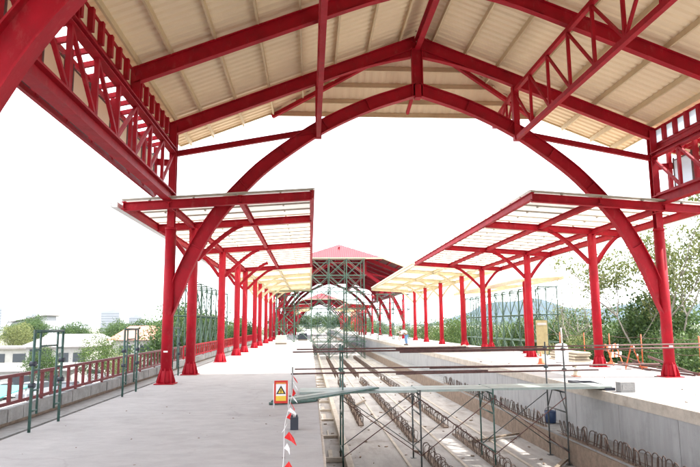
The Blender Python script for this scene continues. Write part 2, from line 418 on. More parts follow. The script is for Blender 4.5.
def build_hall(root, ys, hip_end, hip_start, ceil='cream', purl='purlin'):
    """ys: rafters; every third one is a full arched frame"""
    y0 = min(ys); y1 = max(ys); frames = [ys[i] for i in range(len(ys)) if (i % 3) == 0]
    red = M['red']
    for y in frames:
        for s in (-1, 1):
            cl = make_column(root, XC+s*HW, y, rz(HW)+.1, 4.65)
            MB().hexa([(XC+s*HW-.06, y-.172, .93), (XC+s*HW+.06, y-.172, .93), (XC+s*HW+.06, y-.14, .93), (XC+s*HW-.06, y-.14, .93), (XC+s*HW-.06, y-.172, .975), (XC+s*HW+.06, y-.172, .975), (XC+s*HW+.06, y-.14, .975), (XC+s*HW-.06, y-.14, .975)]).build('number_plate', M['white'], cl)
            pts = [(XC+s*d, z) for d, z in ARCHS]
            tp = [min(1, .35+.65*i/5) for i in range(len(pts))]
            if s == -1: a = MB().ribI(pts, y, .24, .42, taper=tp)
            else: a = MB().ribI(pts[::-1], y, .24, .42, taper=tp[::-1])
            # stiffeners on the web
            for i in range(8, len(pts)-2, 6):
                p = V((pts[i][0], y, pts[i][1])); d = (V((pts[i+1][0], y, pts[i+1][1]))-V((pts[i-1][0], y, pts[i-1][1]))).normalized()
                nrm = V((-d.z, 0, d.x))
                a.beam(p-nrm*.185, p+nrm*.185, .015, .2, up=(0, 1, 0))
            a.build('arch_rib', red, root)
            t = MB(); t.ibeam((XC+s*(HW-.11), y, 7.05), (XC+s*3.30, y, 7.86), .12, .17, .02, .02); t.build('tie_strut', red, root)
        k = MB(); k.ibeam((XC, y, 9.05), (XC, y, 10.72), .22, .36, .03, .03, up=(1, 0, 0))
        k.box(XC-.10, XC+.10, y-.14, y+.14, 8.98, 9.42); k.build('king_post', red, root)
    for y in ys:
        for s in (-1, 1):
            r = MB()
            # rafter with a curved haunch near the ridge
            r.ibeam((XC+s*(HW+.12), y, rz(HW+.12)), (XC, y, rz(0)), .2, .40, .025, .03)
            hp = [(XC+s*d, rz(d)-.2-(1-d/2.6)**2*.30) for d in (2.6, 2.0, 1.4, .8, .2)]
            for (xa, za), (xb, zb) in zip(hp, hp[1:]):
                r.beam((xa, y, za), (xb, y, zb), .2, .024)
                ra = rz(abs(xa-XC)); rb = rz(abs(xb-XC))
                r.hexa([(xa, y-.012, za), (xb, y-.012, zb), (xb, y+.012, zb), (xa, y+.012, za), (xa, y-.012, ra-.19), (xb, y-.012, rb-.19), (xb, y+.012, rb-.19), (xa, y+.012, ra-.19)])
            r.build('rafter', red, root)
            if y not in frames:
                p = MB(); p.ibeam((XC+s*HW, y, 7.18), (XC+s*HW, y, rz(HW)-.05), .2, .2, .02, .02, up=(0, 1, 0)); p.build('eave_post', red, root)
    rb = MB(); rb.ibeam((XC, y0-1.2, 10.78), (XC, y1-.1, 10.78), .18, .34, .024, .03); rb.build('ridge_beam', red, root)
    # trusses -----------------------------------------------------
    for s in (-1, 1):
        x = XC+s*HW
        t = MB()
        t.ibeam((x, y0, 5.60), (x, y1, 5.60), .26, .32, .03, .035); t.beam((x-s*.02, y0, 5.80), (x-s*.02, y1, 5.80), .10, .07)
        t.build('bottom_chord', red, root)
        t = MB(); t.ibeam((x, y0, 7.12), (x, y1, 7.12), .20, .16, .025, .03); t.build('top_chord', red, root)
        n = int(round((y1-y0)/(12.7/9))); st = (y1-y0)/n
        for i in range(1, n): MB().beam((x, y0+i*st, 5.83), (x, y0+i*st, 7.04), .09, .09, up=(0, 1, 0)).build('web_post', red, root)
        for i in range(n):
            a, b = y0+i*st+.03, y0+(i+1)*st-.03
            if (i % 9) >= 5: a, b = b, a
            MB().beam((x, a, 7.03), (x, b, 5.85), .075, .075, up=(1, 0, 0)).build('web_diagonal', red, root)
        # quarter trusses
        x = XC+s*3.24
        t = MB(); t.beam((x, y0, 7.68), (x, y1, 7.68), .13, .14); t.beam((x, y1+.1, 8.2), (x, hip_end-.25, 8.85), .11, .11); t.build('inner_truss_bottom_chord', red, root)
        t = MB(); t.beam((x, y0, 9.30), (x, y1, 9.30), .12, .12); t.beam((x, y1, 9.32), (x, hip_end-.25, 9.0), .12, .12); t.build('inner_truss_top_chord', red, root)
        for i in range(n+1):
            y = y0+i*st
            if i % 9 == 0: MB().beam((x, y, 7.60), (x, y, 9.44), .20, .20, up=(0, 1, 0)).build('inner_truss_post', red, root)
            else: MB().beam((x, y, 7.75), (x, y, 9.24), .075, .075, up=(0, 1, 0)).build('inner_truss_post', red, root)
        for (p, q) in (((x, y1+.9, 8.42), (x, y1+.9, 9.2)), ((x, y1+1.7, 8.62), (x, y1+1.7, 9.1))): MB().beam(p, q, .07, .07, up=(0, 1, 0)).build('inner_truss_post', red, root)
        for i in range(n):
            a, b = y0+i*st+.03, y0+(i+1)*st-.03
            if (i % 9) >= 4: a, b = b, a
            MB().beam((x, a, 9.22), (x, b, 7.76), .065, .065, up=(1, 0, 0)).build('inner_truss_diagonal', red, root)
        for (p, q) in (((x, y1+.05, 9.2), (x, y1+.88, 8.46)), ((x, y1+.93, 9.15), (x, y1+1.68, 8.66))): MB().beam(p, q, .06, .06, up=(1, 0, 0)).build('inner_truss_diagonal', red, root)
    # roof --------------------------------------------------------
    HO = 5.02                      # half width of the clipped gable eave
    zt = lambda dx: rz(dx)+.385    # underside of sheeting
    EW = HW+.38
    def slope(side, off, name, mt, pitch, depth):
        """corrugated sheet between ridge and eave, cut by the hip at both ends"""
        m = MB(); ya = hip_start; n = int((hip_end-ya)/pitch)
        i0 = len(m.v); prof = []
        for i in range(n+1):
            y = ya+(hip_end-ya)*i/n
            prof += [(y, 0), (y+pitch*.18, depth), (y+pitch*.36, depth), (y+pitch*.54, 0)] if i < n else [(y, 0)]
        rows = []
        for y, d in prof:
            # inner limit: ridge, or hip line
            lim = 0.0
            if y > y1: lim = HO*(y-y1)/(hip_end-y1)
            if y < y0: lim = HO*(y0-y)/(y0-hip_start)
            # verge draws in a little towards the eave
            lim = min(lim, HO)
            rows.append((y, d, lim))
        for y, d, lim in rows:
            for q in (lim, EW): m.v.append((XC+side*q, y, zt(q)+off+d))
        for i in range(len(rows)-1):
            a = i0+2*i; f = [a, a+1, a+3, a+2]
            m._face(f if side < 0 else f[::-1])
        return m.build(name, mt, root)
    def hipface(yy0, yy1, off, name, mt):
        m = MB(); m2 = 40; i0 = len(m.v)
        prof = []
        for i in range(m2):
            x = -HO+2*HO*i/m2; w = 2*HO/m2
            prof += [(x, 0), (x+w*.25, .02), (x+w*.5, .02), (x+w*.75, 0)]
        prof.append((HO, 0))
        for x, d in prof:
            f = abs(x)/HO
            m.v.append((XC+x, yy0+(yy1-yy0)*f, zt(abs(x))+off+d)); m.v.append((XC+x, yy1, zt(HO)+off+d))
        for i in range(len(prof)-1):
            a = i0+2*i; m._face([a, a+1, a+3, a+2])
        return m.build(name, mt, root)
    for s in (-1, 1):
        slope(s, 0.0, 'ceiling_sheet', M[ceil], .28, .045)
        slope(s, .07, 'roof_sheet', M['rooftop'], .40, .03)
    hipface(y1, hip_end, 0.0, 'ceiling_sheet', M[ceil]); hipface(y1, hip_end, .07, 'roof_sheet', M['rooftop'])
    hipface(y0, hip_start, 0.0, 'ceiling_sheet', M[ceil]); hipface(y0, hip_start, .07, 'roof_sheet', M['rooftop'])
    # edge trims
    m = MB()
    for (yy, y_in) in ((hip_end, y1), (hip_start, y0)):
        m.beam((XC-HO, yy, zt(HO)+.03), (XC+HO, yy, zt(HO)+.03), .05, .16)
        for s in (-1, 1): m.beam((XC+s*HO, yy, zt(HO)+.03), (XC+s*EW, yy, zt(EW)+.03), .05, .16)
    for s in (-1, 1):
        m.beam((XC+s*EW, hip_start, zt(EW)+.04), (XC+s*EW, hip_end, zt(EW)+.04), .05, .14)
    m.build('verge_trim', M['purlin'], root)
    # purlins
    for s in (-1, 1):
        for d in (.55, 1.62, 2.69, 3.76, 4.83, 5.9, 6.97, 7.75):
            over = (hip_end-y1)*min(1, d/HO); ov0 = (y0-hip_start)*min(1, d/HO)
            MB().beam((XC+s*d, y0-ov0+.05, rz(d)+.29), (XC+s*d, y1+over-.05, rz(d)+.29), .055, .16).build('purlin', M[purl], root)
    for (ya, yb) in ((y1, hip_end), (y0, hip_start)):
        for f in (.2, .4, .6, .8, .97):
            q = HO*f; yy = ya+(yb-ya)*f
            MB().beam((XC-q, yy, zt(q)-.085), (XC+q, yy, zt(q)-.085), .055, .15).build('purlin', M[purl], root)
    for (ya, yb) in ((y1, hip_end), (y0, hip_start)):
        for s in (-1, 1):
            MB().beam((XC+s*.1, ya, rz(0)+.06), (XC+s*HO*.97, ya+(yb-ya)*.95, zt(HO*.97)-.2), .12, .14).build('hip_rafter', red, root)
        MB().beam((XC, ya, 9.6), (XC, ya+(yb-ya)*.8, 9.25), .1, .12).build('hip_strut', red, root)
    # clerestory, lean-to eave and hung panels ---------------------
    for s in (-1, 1):
        x = XC+s*(HW+.16)
        m = MB(); st2 = 12.7/21
        m.beam((x, y0, 7.50), (x, y1, 7.50), .08, .10); m.beam((x, y0, 8.02), (x, y1, 8.02), .08, .08)
        n = int(round((y1-y0)/st2))
        for i in range(n+1): m.beam((x-s*.04, y0+i*st2, 7.52), (x-s*.04, y0+i*st2, 8.02), .17, .12, up=(0, 1, 0))
        cf = m.build('clerestory_frame', red, root)
        p = MB(); p.box(x-.012, x+.012, y0, y1, 7.55, 7.98); p.build('clerestory_panes', M['clere'] if s > 0 else M['cream'], cf)
        m = MB(); xo = XC+s*(HW+1.75)
        for i in range(n+1):
            y = y0+i*st2; m.beam((x, y, 7.44), (xo, y, 7.06), .07, .12)
        m.beam((x+s*.02, y0, 7.40), (x+s*.02, y1, 7.40), .07, .12); m.beam((xo, y0, 7.04), (xo, y1, 7.04), .08, .14); m.beam((XC+s*(HW+.75), y0, 7.27), (XC+s*(HW+.75), y1, 7.27), .06, .1)
        for y in frames: m.ibeam((XC+s*(HW+.1), y, 6.75), (xo, y, 6.9), .12, .2, .02, .02)
        m.build('lean_to_frame', red, root)
        m = MB(); a = XC+s*(HW+.78)
        m.hexa([(a, y0-.3, 7.33), (xo+s*.1, y0-.3, 7.13), (xo+s*.1, y1+.4, 7.13), (a, y1+.4, 7.33), (a, y0-.3, 7.36), (xo+s*.1, y0-.3, 7.16), (xo+s*.1, y1+.4, 7.16), (a, y1+.4, 7.36)])
        m.build('lean_to_sheet', M['cream'], root)
        # hung window panels outside the truss
        xp = XC+s*(HW+.55)
        n2 = int(round((y1-y0)/(12.7/9)))
        for i in range(n2):
            a = y0+i*(12.7/9)+.20; b = a+.97
            f = MB()
            for (p, q) in (((xp, a, 5.78), (xp, b, 5.78)), ((xp, a, 6.92), (xp, b, 6.92))): f.beam(p, q, .04, .04)
            for yy in (a, b): f.beam((xp, yy, 5.74), (xp, yy, 7.0), .05, .05, up=(0, 1, 0))
            fo = f.build('window_panel', M['rust_tube'], root)
            g_ = MB(); g_.box(xp-.006, xp+.006, a+.025, b-.025, 5.8 if s > 0 else 6.08, 6.9); g_.build('pane', M['pane'] if s > 0 else M['cream'], fo)
        f = MB()
        for i in range(n2+1): f.beam((xp, y0+i*(12.7/9), 5.70), (xp, y0+i*(12.7/9), 7.25), .12, .12, up=(0, 1, 0))
        f.beam((xp, y0, 5.69), (xp, y1, 5.69), .08, .1)
        f.build('panel_posts', red, root)

hall = thing('station_hall', (XC, 7, 0), 'near open hall with red steel arches and cream ceiling overhead', 'hall')
YS = [-6.2+12.7/3*i for i in range(7)]
build_hall(hall, YS, 21.9, -8.9)
hall2 = thing('station_hall', (XC, 90, 0), 'distant hall with pink clipped gable roof behind the scaffold tower', 'hall')
build_hall(hall2, [75.0+12.7/3*i for i in range(10)], 115.8, 71.8, 'redbrown', 'red')
hall3 = dup_thing(hall2, (XC, 206, 0), 'farthest hall at the end of the tracks, seen through the middle hall')

# ------------------------------------------------------------------ platform canopies
def canopy(root, s, y0, y1, cols, beams, steel, sheet, yellow=False):
    """s=-1 left, +1 right; high edge over the track side"""
    X = lambda d: XC+s*d              # d from 3.46 (track edge) to 9.05 (outer edge)
    D0, D1 = 3.46, 9.05
    z = lambda d: 5.62-(d-D0)*0.066
    red = M['red']
    for y in cols:
        c = make_column(root, X(HW-.05), y, z(HW)-.1, z(HW)-.12, .17)
    for y in cols:
        for sg in (-1, 1):
            m = MB(); pts = []; LB = 1.61 if sg*s < 0 else 1.0; ze = z(HW-.05+sg*s*(LB+.14))-.11
            for t in range(9):
                u = t/8; pts.append((X(HW-.05)+sg*(.14+LB*u), 4.05+(ze-4.05)*(1-(1-u)**1.35)))
            m.ribI(pts if sg*1 > 0 else pts[::-1], y, .13, .15, .02, .06)
            m.build('knee_brace', steel, root)
    for y in beams:
        m = MB(); m.ibeam((X(D0), y, z(D0)-.02), (X(D1), y, z(D1)-.02), .16, .26, .022, .025); m.build('cross_beam', steel, root)
    for d in (D0-.02, 5.62, HW-.05, D1):
        m = MB(); m.ibeam((X(d), y0, z(d)+.02 if d != HW-.05 else z(d)-.05), (X(d), y1, z(d)+.02 if d != HW-.05 else z(d)-.05), .14, .24 if d in (D0-.02, D1) else .2, .022, .025); m.build('long_beam', steel, root)
    n = int((y1-y0)/1.02)
    for i in range(n+1):
        y = y0+.04+(y1-y0-.08)*i/n; m = MB()
        m.beam((X(D0-.05), y, z(D0)+.18), (X(D1+.05), y, z(D1)+.18), .035, .05)
        for d in (4.4, 5.7, 7.0, 8.3): m.beam((X(d), y-.06, z(d)+.14), (X(d), y+.06, z(d)+.14), .05, .05)
        m.build('purlin', M['primer'] if yellow else M['purlin_w'], root)
    m = MB(); n = max(1, int((y1-y0)/1.02)); w = (y1-y0)/n
    for i in range(n):
        a = y0+i*w+.01; b = a+w-.02
        m.hexa([(X(D0-.1), a, z(D0)+.215), (X(D1+.1), a, z(D1)+.21), (X(D1+.1), b, z(D1)+.21), (X(D0-.1), b, z(D0)+.215), (X(D0-.1), a, z(D0)+.223), (X(D1+.1), a, z(D1)+.218), (X(D1+.1), b, z(D1)+.218), (X(D0-.1), b, z(D0)+.223)])
    m.build('roof_sheet', sheet, root)
    # gutter along the outer edge
    m = MB(); g0 = X(D1+.14); g1 = X(D1+.34)
    m.box(min(g0, g1), max(g0, g1), y0-.1, y1+.1, z(D1)-.06, z(D1)-.045)
    m.box(min(g0, g0+s*.012), max(g0, g0+s*.012), y0-.1, y1+.1, z(D1)-.045, z(D1)+.1); m.box(min(g1, g1-s*.012), max(g1, g1-s*.012), y0-.1, y1+.1, z(D1)-.045, z(D1)+.1)
    m.build('gutter', M['white'], root)

c = thing('platform_canopy', (-4.2, 18.5, 0), 'red steel canopy with translucent sheets over the left platform, nearest the camera', 'canopy', 'platform canopies')
canopy(c, -1, 18.52, 41.6, [22.7, 30.2, 36.6, 40.9], [18.62, 22.7, 30.2, 40.9], M['red'], M['sheet'])
c = thing('platform_canopy', (11.2, 18.5, 0), 'red steel canopy with translucent sheets over the sunlit right platform', 'canopy', 'platform canopies')
canopy(c, 1, 18.62, 40.6, [23.9, 31.4, 39.9], [18.72, 23.9, 31.4, 39.9], M['red'], M['sheet'])
c = thing('platform_canopy', (-4.2, 42, 0), 'farther cream primed canopy on red columns over the left platform', 'canopy', 'platform canopies')
canopy(c, -1, 42.0, 70.0, [48.3, 53.2, 60.5, 67.5], [42.1, 48.3, 53.2, 60.5, 69.6], M['primer'], M['sheet_y'], True)
c = thing('platform_canopy', (11.2, 41, 0), 'farther cream primed canopy on red columns over the right platform', 'canopy', 'platform canopies')
canopy(c, 1, 41.2, 70.0, [45.4, 53.0, 60.2, 66.5], [41.3, 45.4, 53.0, 60.2, 69.6], M['primer'], M['sheet_y'], True)

CANS = [o for o in COL.objects if o.name.startswith('platform_canopy')]
dup_thing(CANS[0], (-4.2, 121, 0), 'distant red canopy over the left platform between the two far halls')
dup_thing(CANS[1], (11.2, 121, 0), 'distant red canopy over the right platform between the two far halls')
sc_ = thing('side_canopy', (12.6, 36, 0), 'small cream canopy on slim red columns at the outer side of the right platform', 'canopy')
for y in (35.4, 42.6, 49.8): make_column(sc_, 12.45, y, 4.1, 4.12, .12)
m = MB(); m.hexa([(11.9, 34.6, 4.22), (14.6, 34.6, 4.40), (14.6, 51, 4.40), (11.9, 51, 4.22), (11.9, 34.6, 4.27), (14.6, 34.6, 4.45), (14.6, 51, 4.45), (11.9, 51, 4.27)]); m.build('roof_sheet', M['sheet_y'], sc_)
for y in (35.4, 42.6, 49.8): MB().beam((11.9, y, 4.12), (14.6, y, 4.29), .12, .18).build('cross_beam', M['primer'], sc_)
for x, z in ((11.95, 4.10), (14.5, 4.27)): MB().beam((x, 34.6, z), (x, 51, z), .1, .18).build('long_beam', M['primer'], sc_)
dup_thing(CANS[2], (-4.2, 145, 0), 'distant cream canopy over the left platform before the farthest hall')
dup_thing(CANS[3], (11.2, 144, 0), 'distant cream canopy over the right platform before the farthest hall')
# ------------------------------------------------------------------ railings
def railing(y0, y1, st, mt, label, x=-5.40):
    r = thing('railing', (x, y0, .3), label, 'railing')
    zb, zt_ = .35, .83
    MB().beam((x, y0, zt_), (x, y1, zt_), .05, .06).build('top_rail', mt, r)
    MB().beam((x, y0, zb), (x, y1, zb), .05, .06).build('bottom_rail', mt, r)
    b = MB(); b.beam((x, y0, zb+.03), (x, y0, zt_-.03), .055, .055, up=(0, 1, 0)); base = b.build('baluster', mt, r, org=(x, y0, zb))
    n = int((y1-y0)/st)
    for i in range(1, n+1): dup_part(base, r, (0, i*st, 0))
    for i in range(0, n+1, 4): p = MB(); p.beam((x, y0+i*st, .20), (x, y0+i*st, zb-.03), .05, .05, up=(0, 1, 0)); p.build('rail_foot', mt, r)
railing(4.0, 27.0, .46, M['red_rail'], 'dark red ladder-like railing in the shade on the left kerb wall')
railing(27.4, 66.0, .62, M['red'], 'far sunlit red railing behind the columns of the left platform')

# ------------------------------------------------------------------ scaffolding
def H_frame(m, p0, p1, z0, z1, r=.022, rungs=True):
    """walk-through scaffold frame between two points on the ground"""
    p0 = V(p0); p1 = V(p1); d = (p1-p0)
    m.tube((p0.x, p0.y, z0), (p0.x, p0.y, z1), r, 8); m.tube((p1.x, p1.y, z0), (p1.x, p1.y, z1), r, 8)
    m.tube((p0.x, p0.y, z1-.03), (p1.x, p1.y, z1-.03), r, 8)
    a = p0+d*.2; b = p0+d*.8; h = z1-z0
    m.tube((a.x, a.y, z0+h*.16), (a.x, a.y, z1-.03), r*.8, 6); m.tube((b.x, b.y, z0+h*.16), (b.x, b.y, z1-.03), r*.8, 6)
    m.tube((a.x, a.y, z1-h*.17), (b.x, b.y, z1-h*.17), r*.7, 6)
    if rungs:
        for k in range(4):
            zz = z0+h*(.2+.2*k)
            m.tube((p0.x, p0.y, zz), (a.x, a.y, zz), r*.7, 6); m.tube((p1.x, p1.y, zz), (b.x, b.y, zz), r*.7, 6)

# bridge across the pit
br = thing('scaffold_bridge', (3.5, 16.1, PITZ), 'scaffold footbridge with steel deck crossing the track pit between both platforms', 'scaffold')
YN, YF = 15.5, 16.72
XL = (0.80, 2.70, 4.52, 6.36)
for i, x in enumerate(XL):
    m = MB()
    tops = 1.2 if i in (0, 3) else 0.10
    for y in (YN, YF):
        zb = PITZ if x < 6.5 else -1.16
        m.tube((x, y, zb), (x, y, tops), .021, 10)
        m.box(x-.07, x+.07, y-.07, y+.07, zb+.002, zb+.012)
        if i in (0, 3):
            for zz in (.54, 1.05): m.tube((x-.05, y, zz), (x+.05, y, zz), .042, 8)
    for zz in (-0.02, -.5, -1.4): m.tube((x, YN, zz), (x, YF, zz), .02, 8)
    m.tube((x, YN, -.5), (x, YN+.35, -.02), .015, 6); m.tube((x, YF, -.5), (x, YF-.35, -.02), .015, 6)
    m.build('frame', M['green_tube'] if i in (0, 2) else M['grey_tube'], br)
for (a, b) in zip(XL, XL[1:]):
    for y in (YN, YF):
        m = MB(); o = .03 if y == YN else -.03
        m.tube((a, y-o, -1.45), (b, y-o, -.12), .012, 6); m.tube((a, y-o*1.8, -.12), (b, y-o*1.8, -1.45), .012, 6)
        m.build('cross_brace', M['rust_tube'] if y == YN else M['grey_tube'], br)
for j, (a, b) in enumerate(((-.25, 2.68), (2.66, 4.56), (4.54, 7.62))):
    for k in range(2):
        y = YN+.12+k*.52; h = .05+.012*j
        m = MB(); m.box(a, b, y, y+.47, h, h+.03); m.box(a, b, y, y+.03, h-.025, h); m.box(a, b, y+.44, y+.47, h-.025, h)
        m.build('deck_plank', M['deck'], br)
for (y, zz, a, b, dz) in ((YN, 1.05, -.42, 5.9, .0), (YN, 1.02, 2.2, 11.5, .03), (YN, .53, -.46, 4.4, .0), (YN, .50, 2.1, 7.2, .015), (YF, 1.06, -.35, 4.2, 0), (YF, 1.04, 2.3, 10.9, .04), (YF, .55, -.40, 6.8, 0), (YF, .53, 3.2, 9.6, .02)):
    m = MB(); o = -.045 if y == YN else .045
    yo = y+o*(1 if dz == 0 else 2.1)
    m.tube((a, yo, zz), (b, yo, zz+dz+.02), .021, 10); m.build('guard_rail', M['rust_tube'], br)
# ramp boards leading from the platform onto the deck
rp = thing('ramp_board', (-.2, 15.2, 0), 'pale green steel boards laid as a ramp from the left platform onto the footbridge', 'boards')
for k in range(2):
    m = MB(); off = V((.1, -.22, 0))*(k)
    m.beam(V((-.55, 14.45, .045))+off*1.6, V((1.55, 16.05, .135))+off*.9, .24, .045); m.build('board', M['deck'] if k == 0 else M['green_tube'], rp)
m = MB()
DX = .42
m.path([(-1.25+DX, 13.95, .05), (-1.12+DX, 13.9, .16), (-1.0+DX, 14.0, .06), (-.9+DX, 13.9, .13), (-1.05+DX, 13.82, .04), (-1.2+DX, 13.9, .05)], .028, 7)
m.path([(-1.3+DX, 13.85, .03), (-.8+DX, 13.95, .035), (-.3+DX, 14.3, .03), (.15, 14.6, .03)], .03, 7)
tag(m.build('cable_bundle', M['green_tube']), 'dark green cable heap on the platform at the foot of the ramp boards', 'cable')

# free-standing frames beside the railing
sf = thing('scaffold_bay', (-4.58, 11.4, 0), 'green scaffold frame standing nearest the camera beside the left railing', 'scaffold frame', 'loose scaffold frames')
m = MB(); H_frame(m, (-4.58, 10.8, 0), (-4.58, 12.0, 0), 0, 1.66, .026); m.build('frame_tubes', M['green_tube'], sf)
for y in (10.8, 12.0):
    for z in (.75, 1.1): MB().tube((-4.63, y, z), (-4.53, y, z), .042, 8).build('coupler', M['dark'], sf)
def loose(y, label):
    o = dup_thing(sf, (-4.58, y, 0), label)
    return o
loose(16.5, 'green scaffold frame beside the railing just left of the first red column')
loose(21.8, 'green scaffold frame half hidden between the first and second left columns')

def tower(root, xs, ys, z0, lifts, mt, h=1.72):
    for x in xs:
        m = MB()
        for y0, y1 in zip(ys, ys[1:]):
            for k in range(lifts):
                z = z0+k*h
                m.tube((x, y0, z), (x, y0, z+h), .034, 6, caps=False); m.tube((x, y1, z), (x, y1, z+h), .034, 6, caps=False)
                m.tube((x, y0, z+h-.05), (x, y1, z+h-.05), .034, 6, caps=False); m.tube((x, y0, z+h*.45), (x, y1, z+h*.45), .013, 6, caps=False)
        m.build('frame_stack', mt, root)
    for y in ys:
        m = MB()
        for k in range(lifts):
            z = z0+k*h
            for a, b in zip(xs, xs[1:]):
                m.tube((a, y, z+.02), (b, y, z+h-.02), .020, 5, caps=False); m.tube((a, y, z+h-.02), (b, y, z+.02), .020, 5, caps=False)
            m.tube((xs[0]-.2, y, z+h-.02), (xs[-1]+.2, y, z+h-.02), .028, 5, caps=False)
        m.build('bracing', mt, root)
def towerY(root, ys, xs, z0, lifts, mt, h=1.72):
    """same, bays running along the platform"""
    for y in ys:
        m = MB()
        for k in range(lifts):
            z = z0+k*h
            for x in xs: m.tube((x, y, z), (x, y, z+h), .034, 6, caps=False)
            m.tube((xs[0], y, z+h-.05), (xs[1], y, z+h-.05), .034, 6, caps=False)
        m.build('frame_stack', mt, root)
    for x in xs:
        m = MB()
        for k in range(lifts):
            z = z0+k*h
            for a, b in zip(ys, ys[1:]):
                m.tube((x, a, z+.02), (x, b, z+h-.02), .020, 5, caps=False); m.tube((x, a, z+h-.02), (x, b, z+.02), .020, 5, caps=False)
            m.tube((x, ys[0]-.2, z+h-.02), (x, ys[-1]+.2, z+h-.02), .028, 5, caps=False)
        m.build('bracing', mt, root)
tw = thing('scaffold_tower', (2.7, 66, PITZ), 'tall pale green scaffold tower in the pit before the distant hall', 'scaffold')
tower(tw, [.15+1.83*i for i in range(4)], [64.5, 65.7, 69.0], PITZ, 6, M['pale_tube'])
tw = thing('scaffold_tower', (-7, 40, GZ), 'scaffolding standing outside the left railing behind the red columns', 'scaffold')
towerY(tw, [33+1.83*i for i in range(8)], [-7.2, -6.0], GZ, 5, M['pale_tube'])
tw = thing('scaffold_tower', (14.6, 45, GZ), 'long scaffolding outside the right platform in front of the green trees', 'scaffold')
towerY(tw, [38+1.83*i for i in range(12)], [14.2, 15.4], GZ, 5, M['pale_tube'])
tw = thing('scaffold_tower', (-2, 72, 0), 'scaffolding on the left platform under the distant hall', 'scaffold')
tower(tw, [-3.0, -1.4], [73.0, 74.2], 0, 4, M['pale_tube'])
tw = thing('scaffold_tower', (-2.5, 62, 0), 'scaffolding under the cream canopy of the left platform', 'scaffold')
tower(tw, [-3.4, -1.6, .1], [63.0, 64.2], 0, 3, M['pale_tube'])
tw = thing('scaffold_tower', (9, 71, 0), 'scaffolding on the right platform beside the distant hall', 'scaffold')
tower(tw, [7.7, 9.5, 11.3], [70.6, 71.7], 0, 3, M['pale_tube'])
tw = thing('scaffold_tower', (3, 80, PITZ), 'scaffolding in the pit inside the distant hall', 'scaffold')
tower(tw, [1.0+1.83*i for i in range(4)], [86.0, 87.2], PITZ, 5, M['pale_tube'])

tw = thing('scaffold_tower', (-3, 100, 0), 'scaffolding on the left platform deep inside the distant hall', 'scaffold')
tower(tw, [-6.0, -4.2, -2.4, -.6], [99.0, 100.4], 0, 3, M['pale_tube'])
tw = thing('scaffold_tower', (9, 98, 0), 'scaffolding on the right platform deep inside the distant hall', 'scaffold')
tower(tw, [7.6, 9.4, 11.2, 13.0], [97.0, 98.4], 0, 3, M['pale_tube'])
tw = thing('scaffold_tower', (3, 130, PITZ), 'farthest scaffolding in the pit between the two far halls', 'scaffold')
tower(tw, [3.6, 5.4], [130.0, 131.4], PITZ, 4, M['pale_tube'])
def stack(x, y, label):
    t = thing('steel_stack', (x, y, 0), label, 'steel')
    for i in range(4):
        m = MB(); m.ibeam((x+.35*i, y, .003), (x+.35*i, y+.6, 3.6), .24, .24, .03, .03, up=(1, 0, 0)); m.build('steel_column', M['red'], t)
    m = MB(); m.beam((x-.2, y+.72, 2.9), (x+1.3, y+.72, 2.9), .12, .15); m.beam((x-.1, y+.8, .003), (x-.1, y+.8, 2.83), .12, .12, up=(0, 1, 0)); m.beam((x+1.2, y+.8, .003), (x+1.2, y+.8, 2.83), .12, .12, up=(0, 1, 0)); m.build('rack', M['red'], t)
stack(8.2, 104, 'red steel sections leaning on a rack on the right platform in the distant hall')
stack(-3.6, 108, 'red steel sections leaning on a rack on the left platform in the distant hall')
# ------------------------------------------------------------------ rebar rows in the pit
def hoop_mesh(h=.36, w=.17, r=.0085):
    m = MB(); pts = []
    pts.append((-w/2, 0, 0)); pts.append((-w/2, 0, h-.08))
    for k in range(1, 6):
        a = PI-PI*k/6; pts.append((math.cos(a)*w/2, 0, h-.08+math.sin(a)*.08))
    pts.append((w/2, 0, h-.08)); pts.append((w/2, 0, 0))
    m.path(pts, r, 5, caps=False)
    return m.mesh('hoop', M['rebar'])
HOOP = hoop_mesh(); HOOP_BIG = hoop_mesh(.38, .15, .0115)
rr = random.Random(21)
def rebar_row(x, y0, y1, z, label, me=HOOP, st=.20):
    t = thing('rebar_row', (x, y0, z), label, 'rebar', 'rebar stirrup rows in the track pit')
    n = min(100, int((y1-y0)/st))
    for i in range(n):
        o = bpy.data.objects.new('hoop', me); COL.objects.link(o); o.parent = t
        o.location = (rr.uniform(-.02, .02), i*st+rr.uniform(-.025, .025), rr.uniform(-.05, 0))
        o.rotation_euler = (rr.gauss(0, .13), rr.gauss(0, .10), rr.gauss(0, .28) + (PI/2 if me is HOOP_BIG else 0))
    m = MB()
    for dx in (-.085, .085):
        m.tube((x+dx, y0-.1, z+.06), (x+dx, y0+n*st+.1, z+.06), .009, 5)
    m.build('lengthwise_bar', M['rebar'], t)
    m = MB(); yy = y0-.05
    m.box(x-.09, x+.09, y0-.05, y0+n*st, z-.2 if z > PITZ+.1 else PITZ-.1, z+.035 if z < PITZ+.1 else z+.004) ; m.build('plinth_strip', M['brownc'], t)
    return t
rebar_row(3.08, 7.0, 17.3, PITZ, 'near rebar row up the middle of the pit, crossing under the footbridge')
rebar_row(3.08, 18.9, 38.5, PITZ, 'rebar row in mid pit beyond the footbridge, left of the brown stained row')
rebar_row(4.55, 7.6, 20.2, PITZ, 'near rebar row right of the pit centre, beside the bright sunlit patch')
rebar_row(4.55, 21.3, 40.5, PITZ, 'rebar row right of the pit centre beyond the footbridge')
rebar_row(6.60, 9.0, 16.6, -1.165, 'tall rebar hoops on the ledge at the foot of the right pit wall, near end', HOOP_BIG, .17)
rebar_row(6.60, 17.6, 31.0, -1.165, 'rebar hoops on the ledge at the foot of the right pit wall, beyond the footbridge', HOOP_BIG, .24)
rebar_row(1.75, 22.0, 38.0, PITZ, 'rebar row nearest the left platform, in the sunlit far pit')
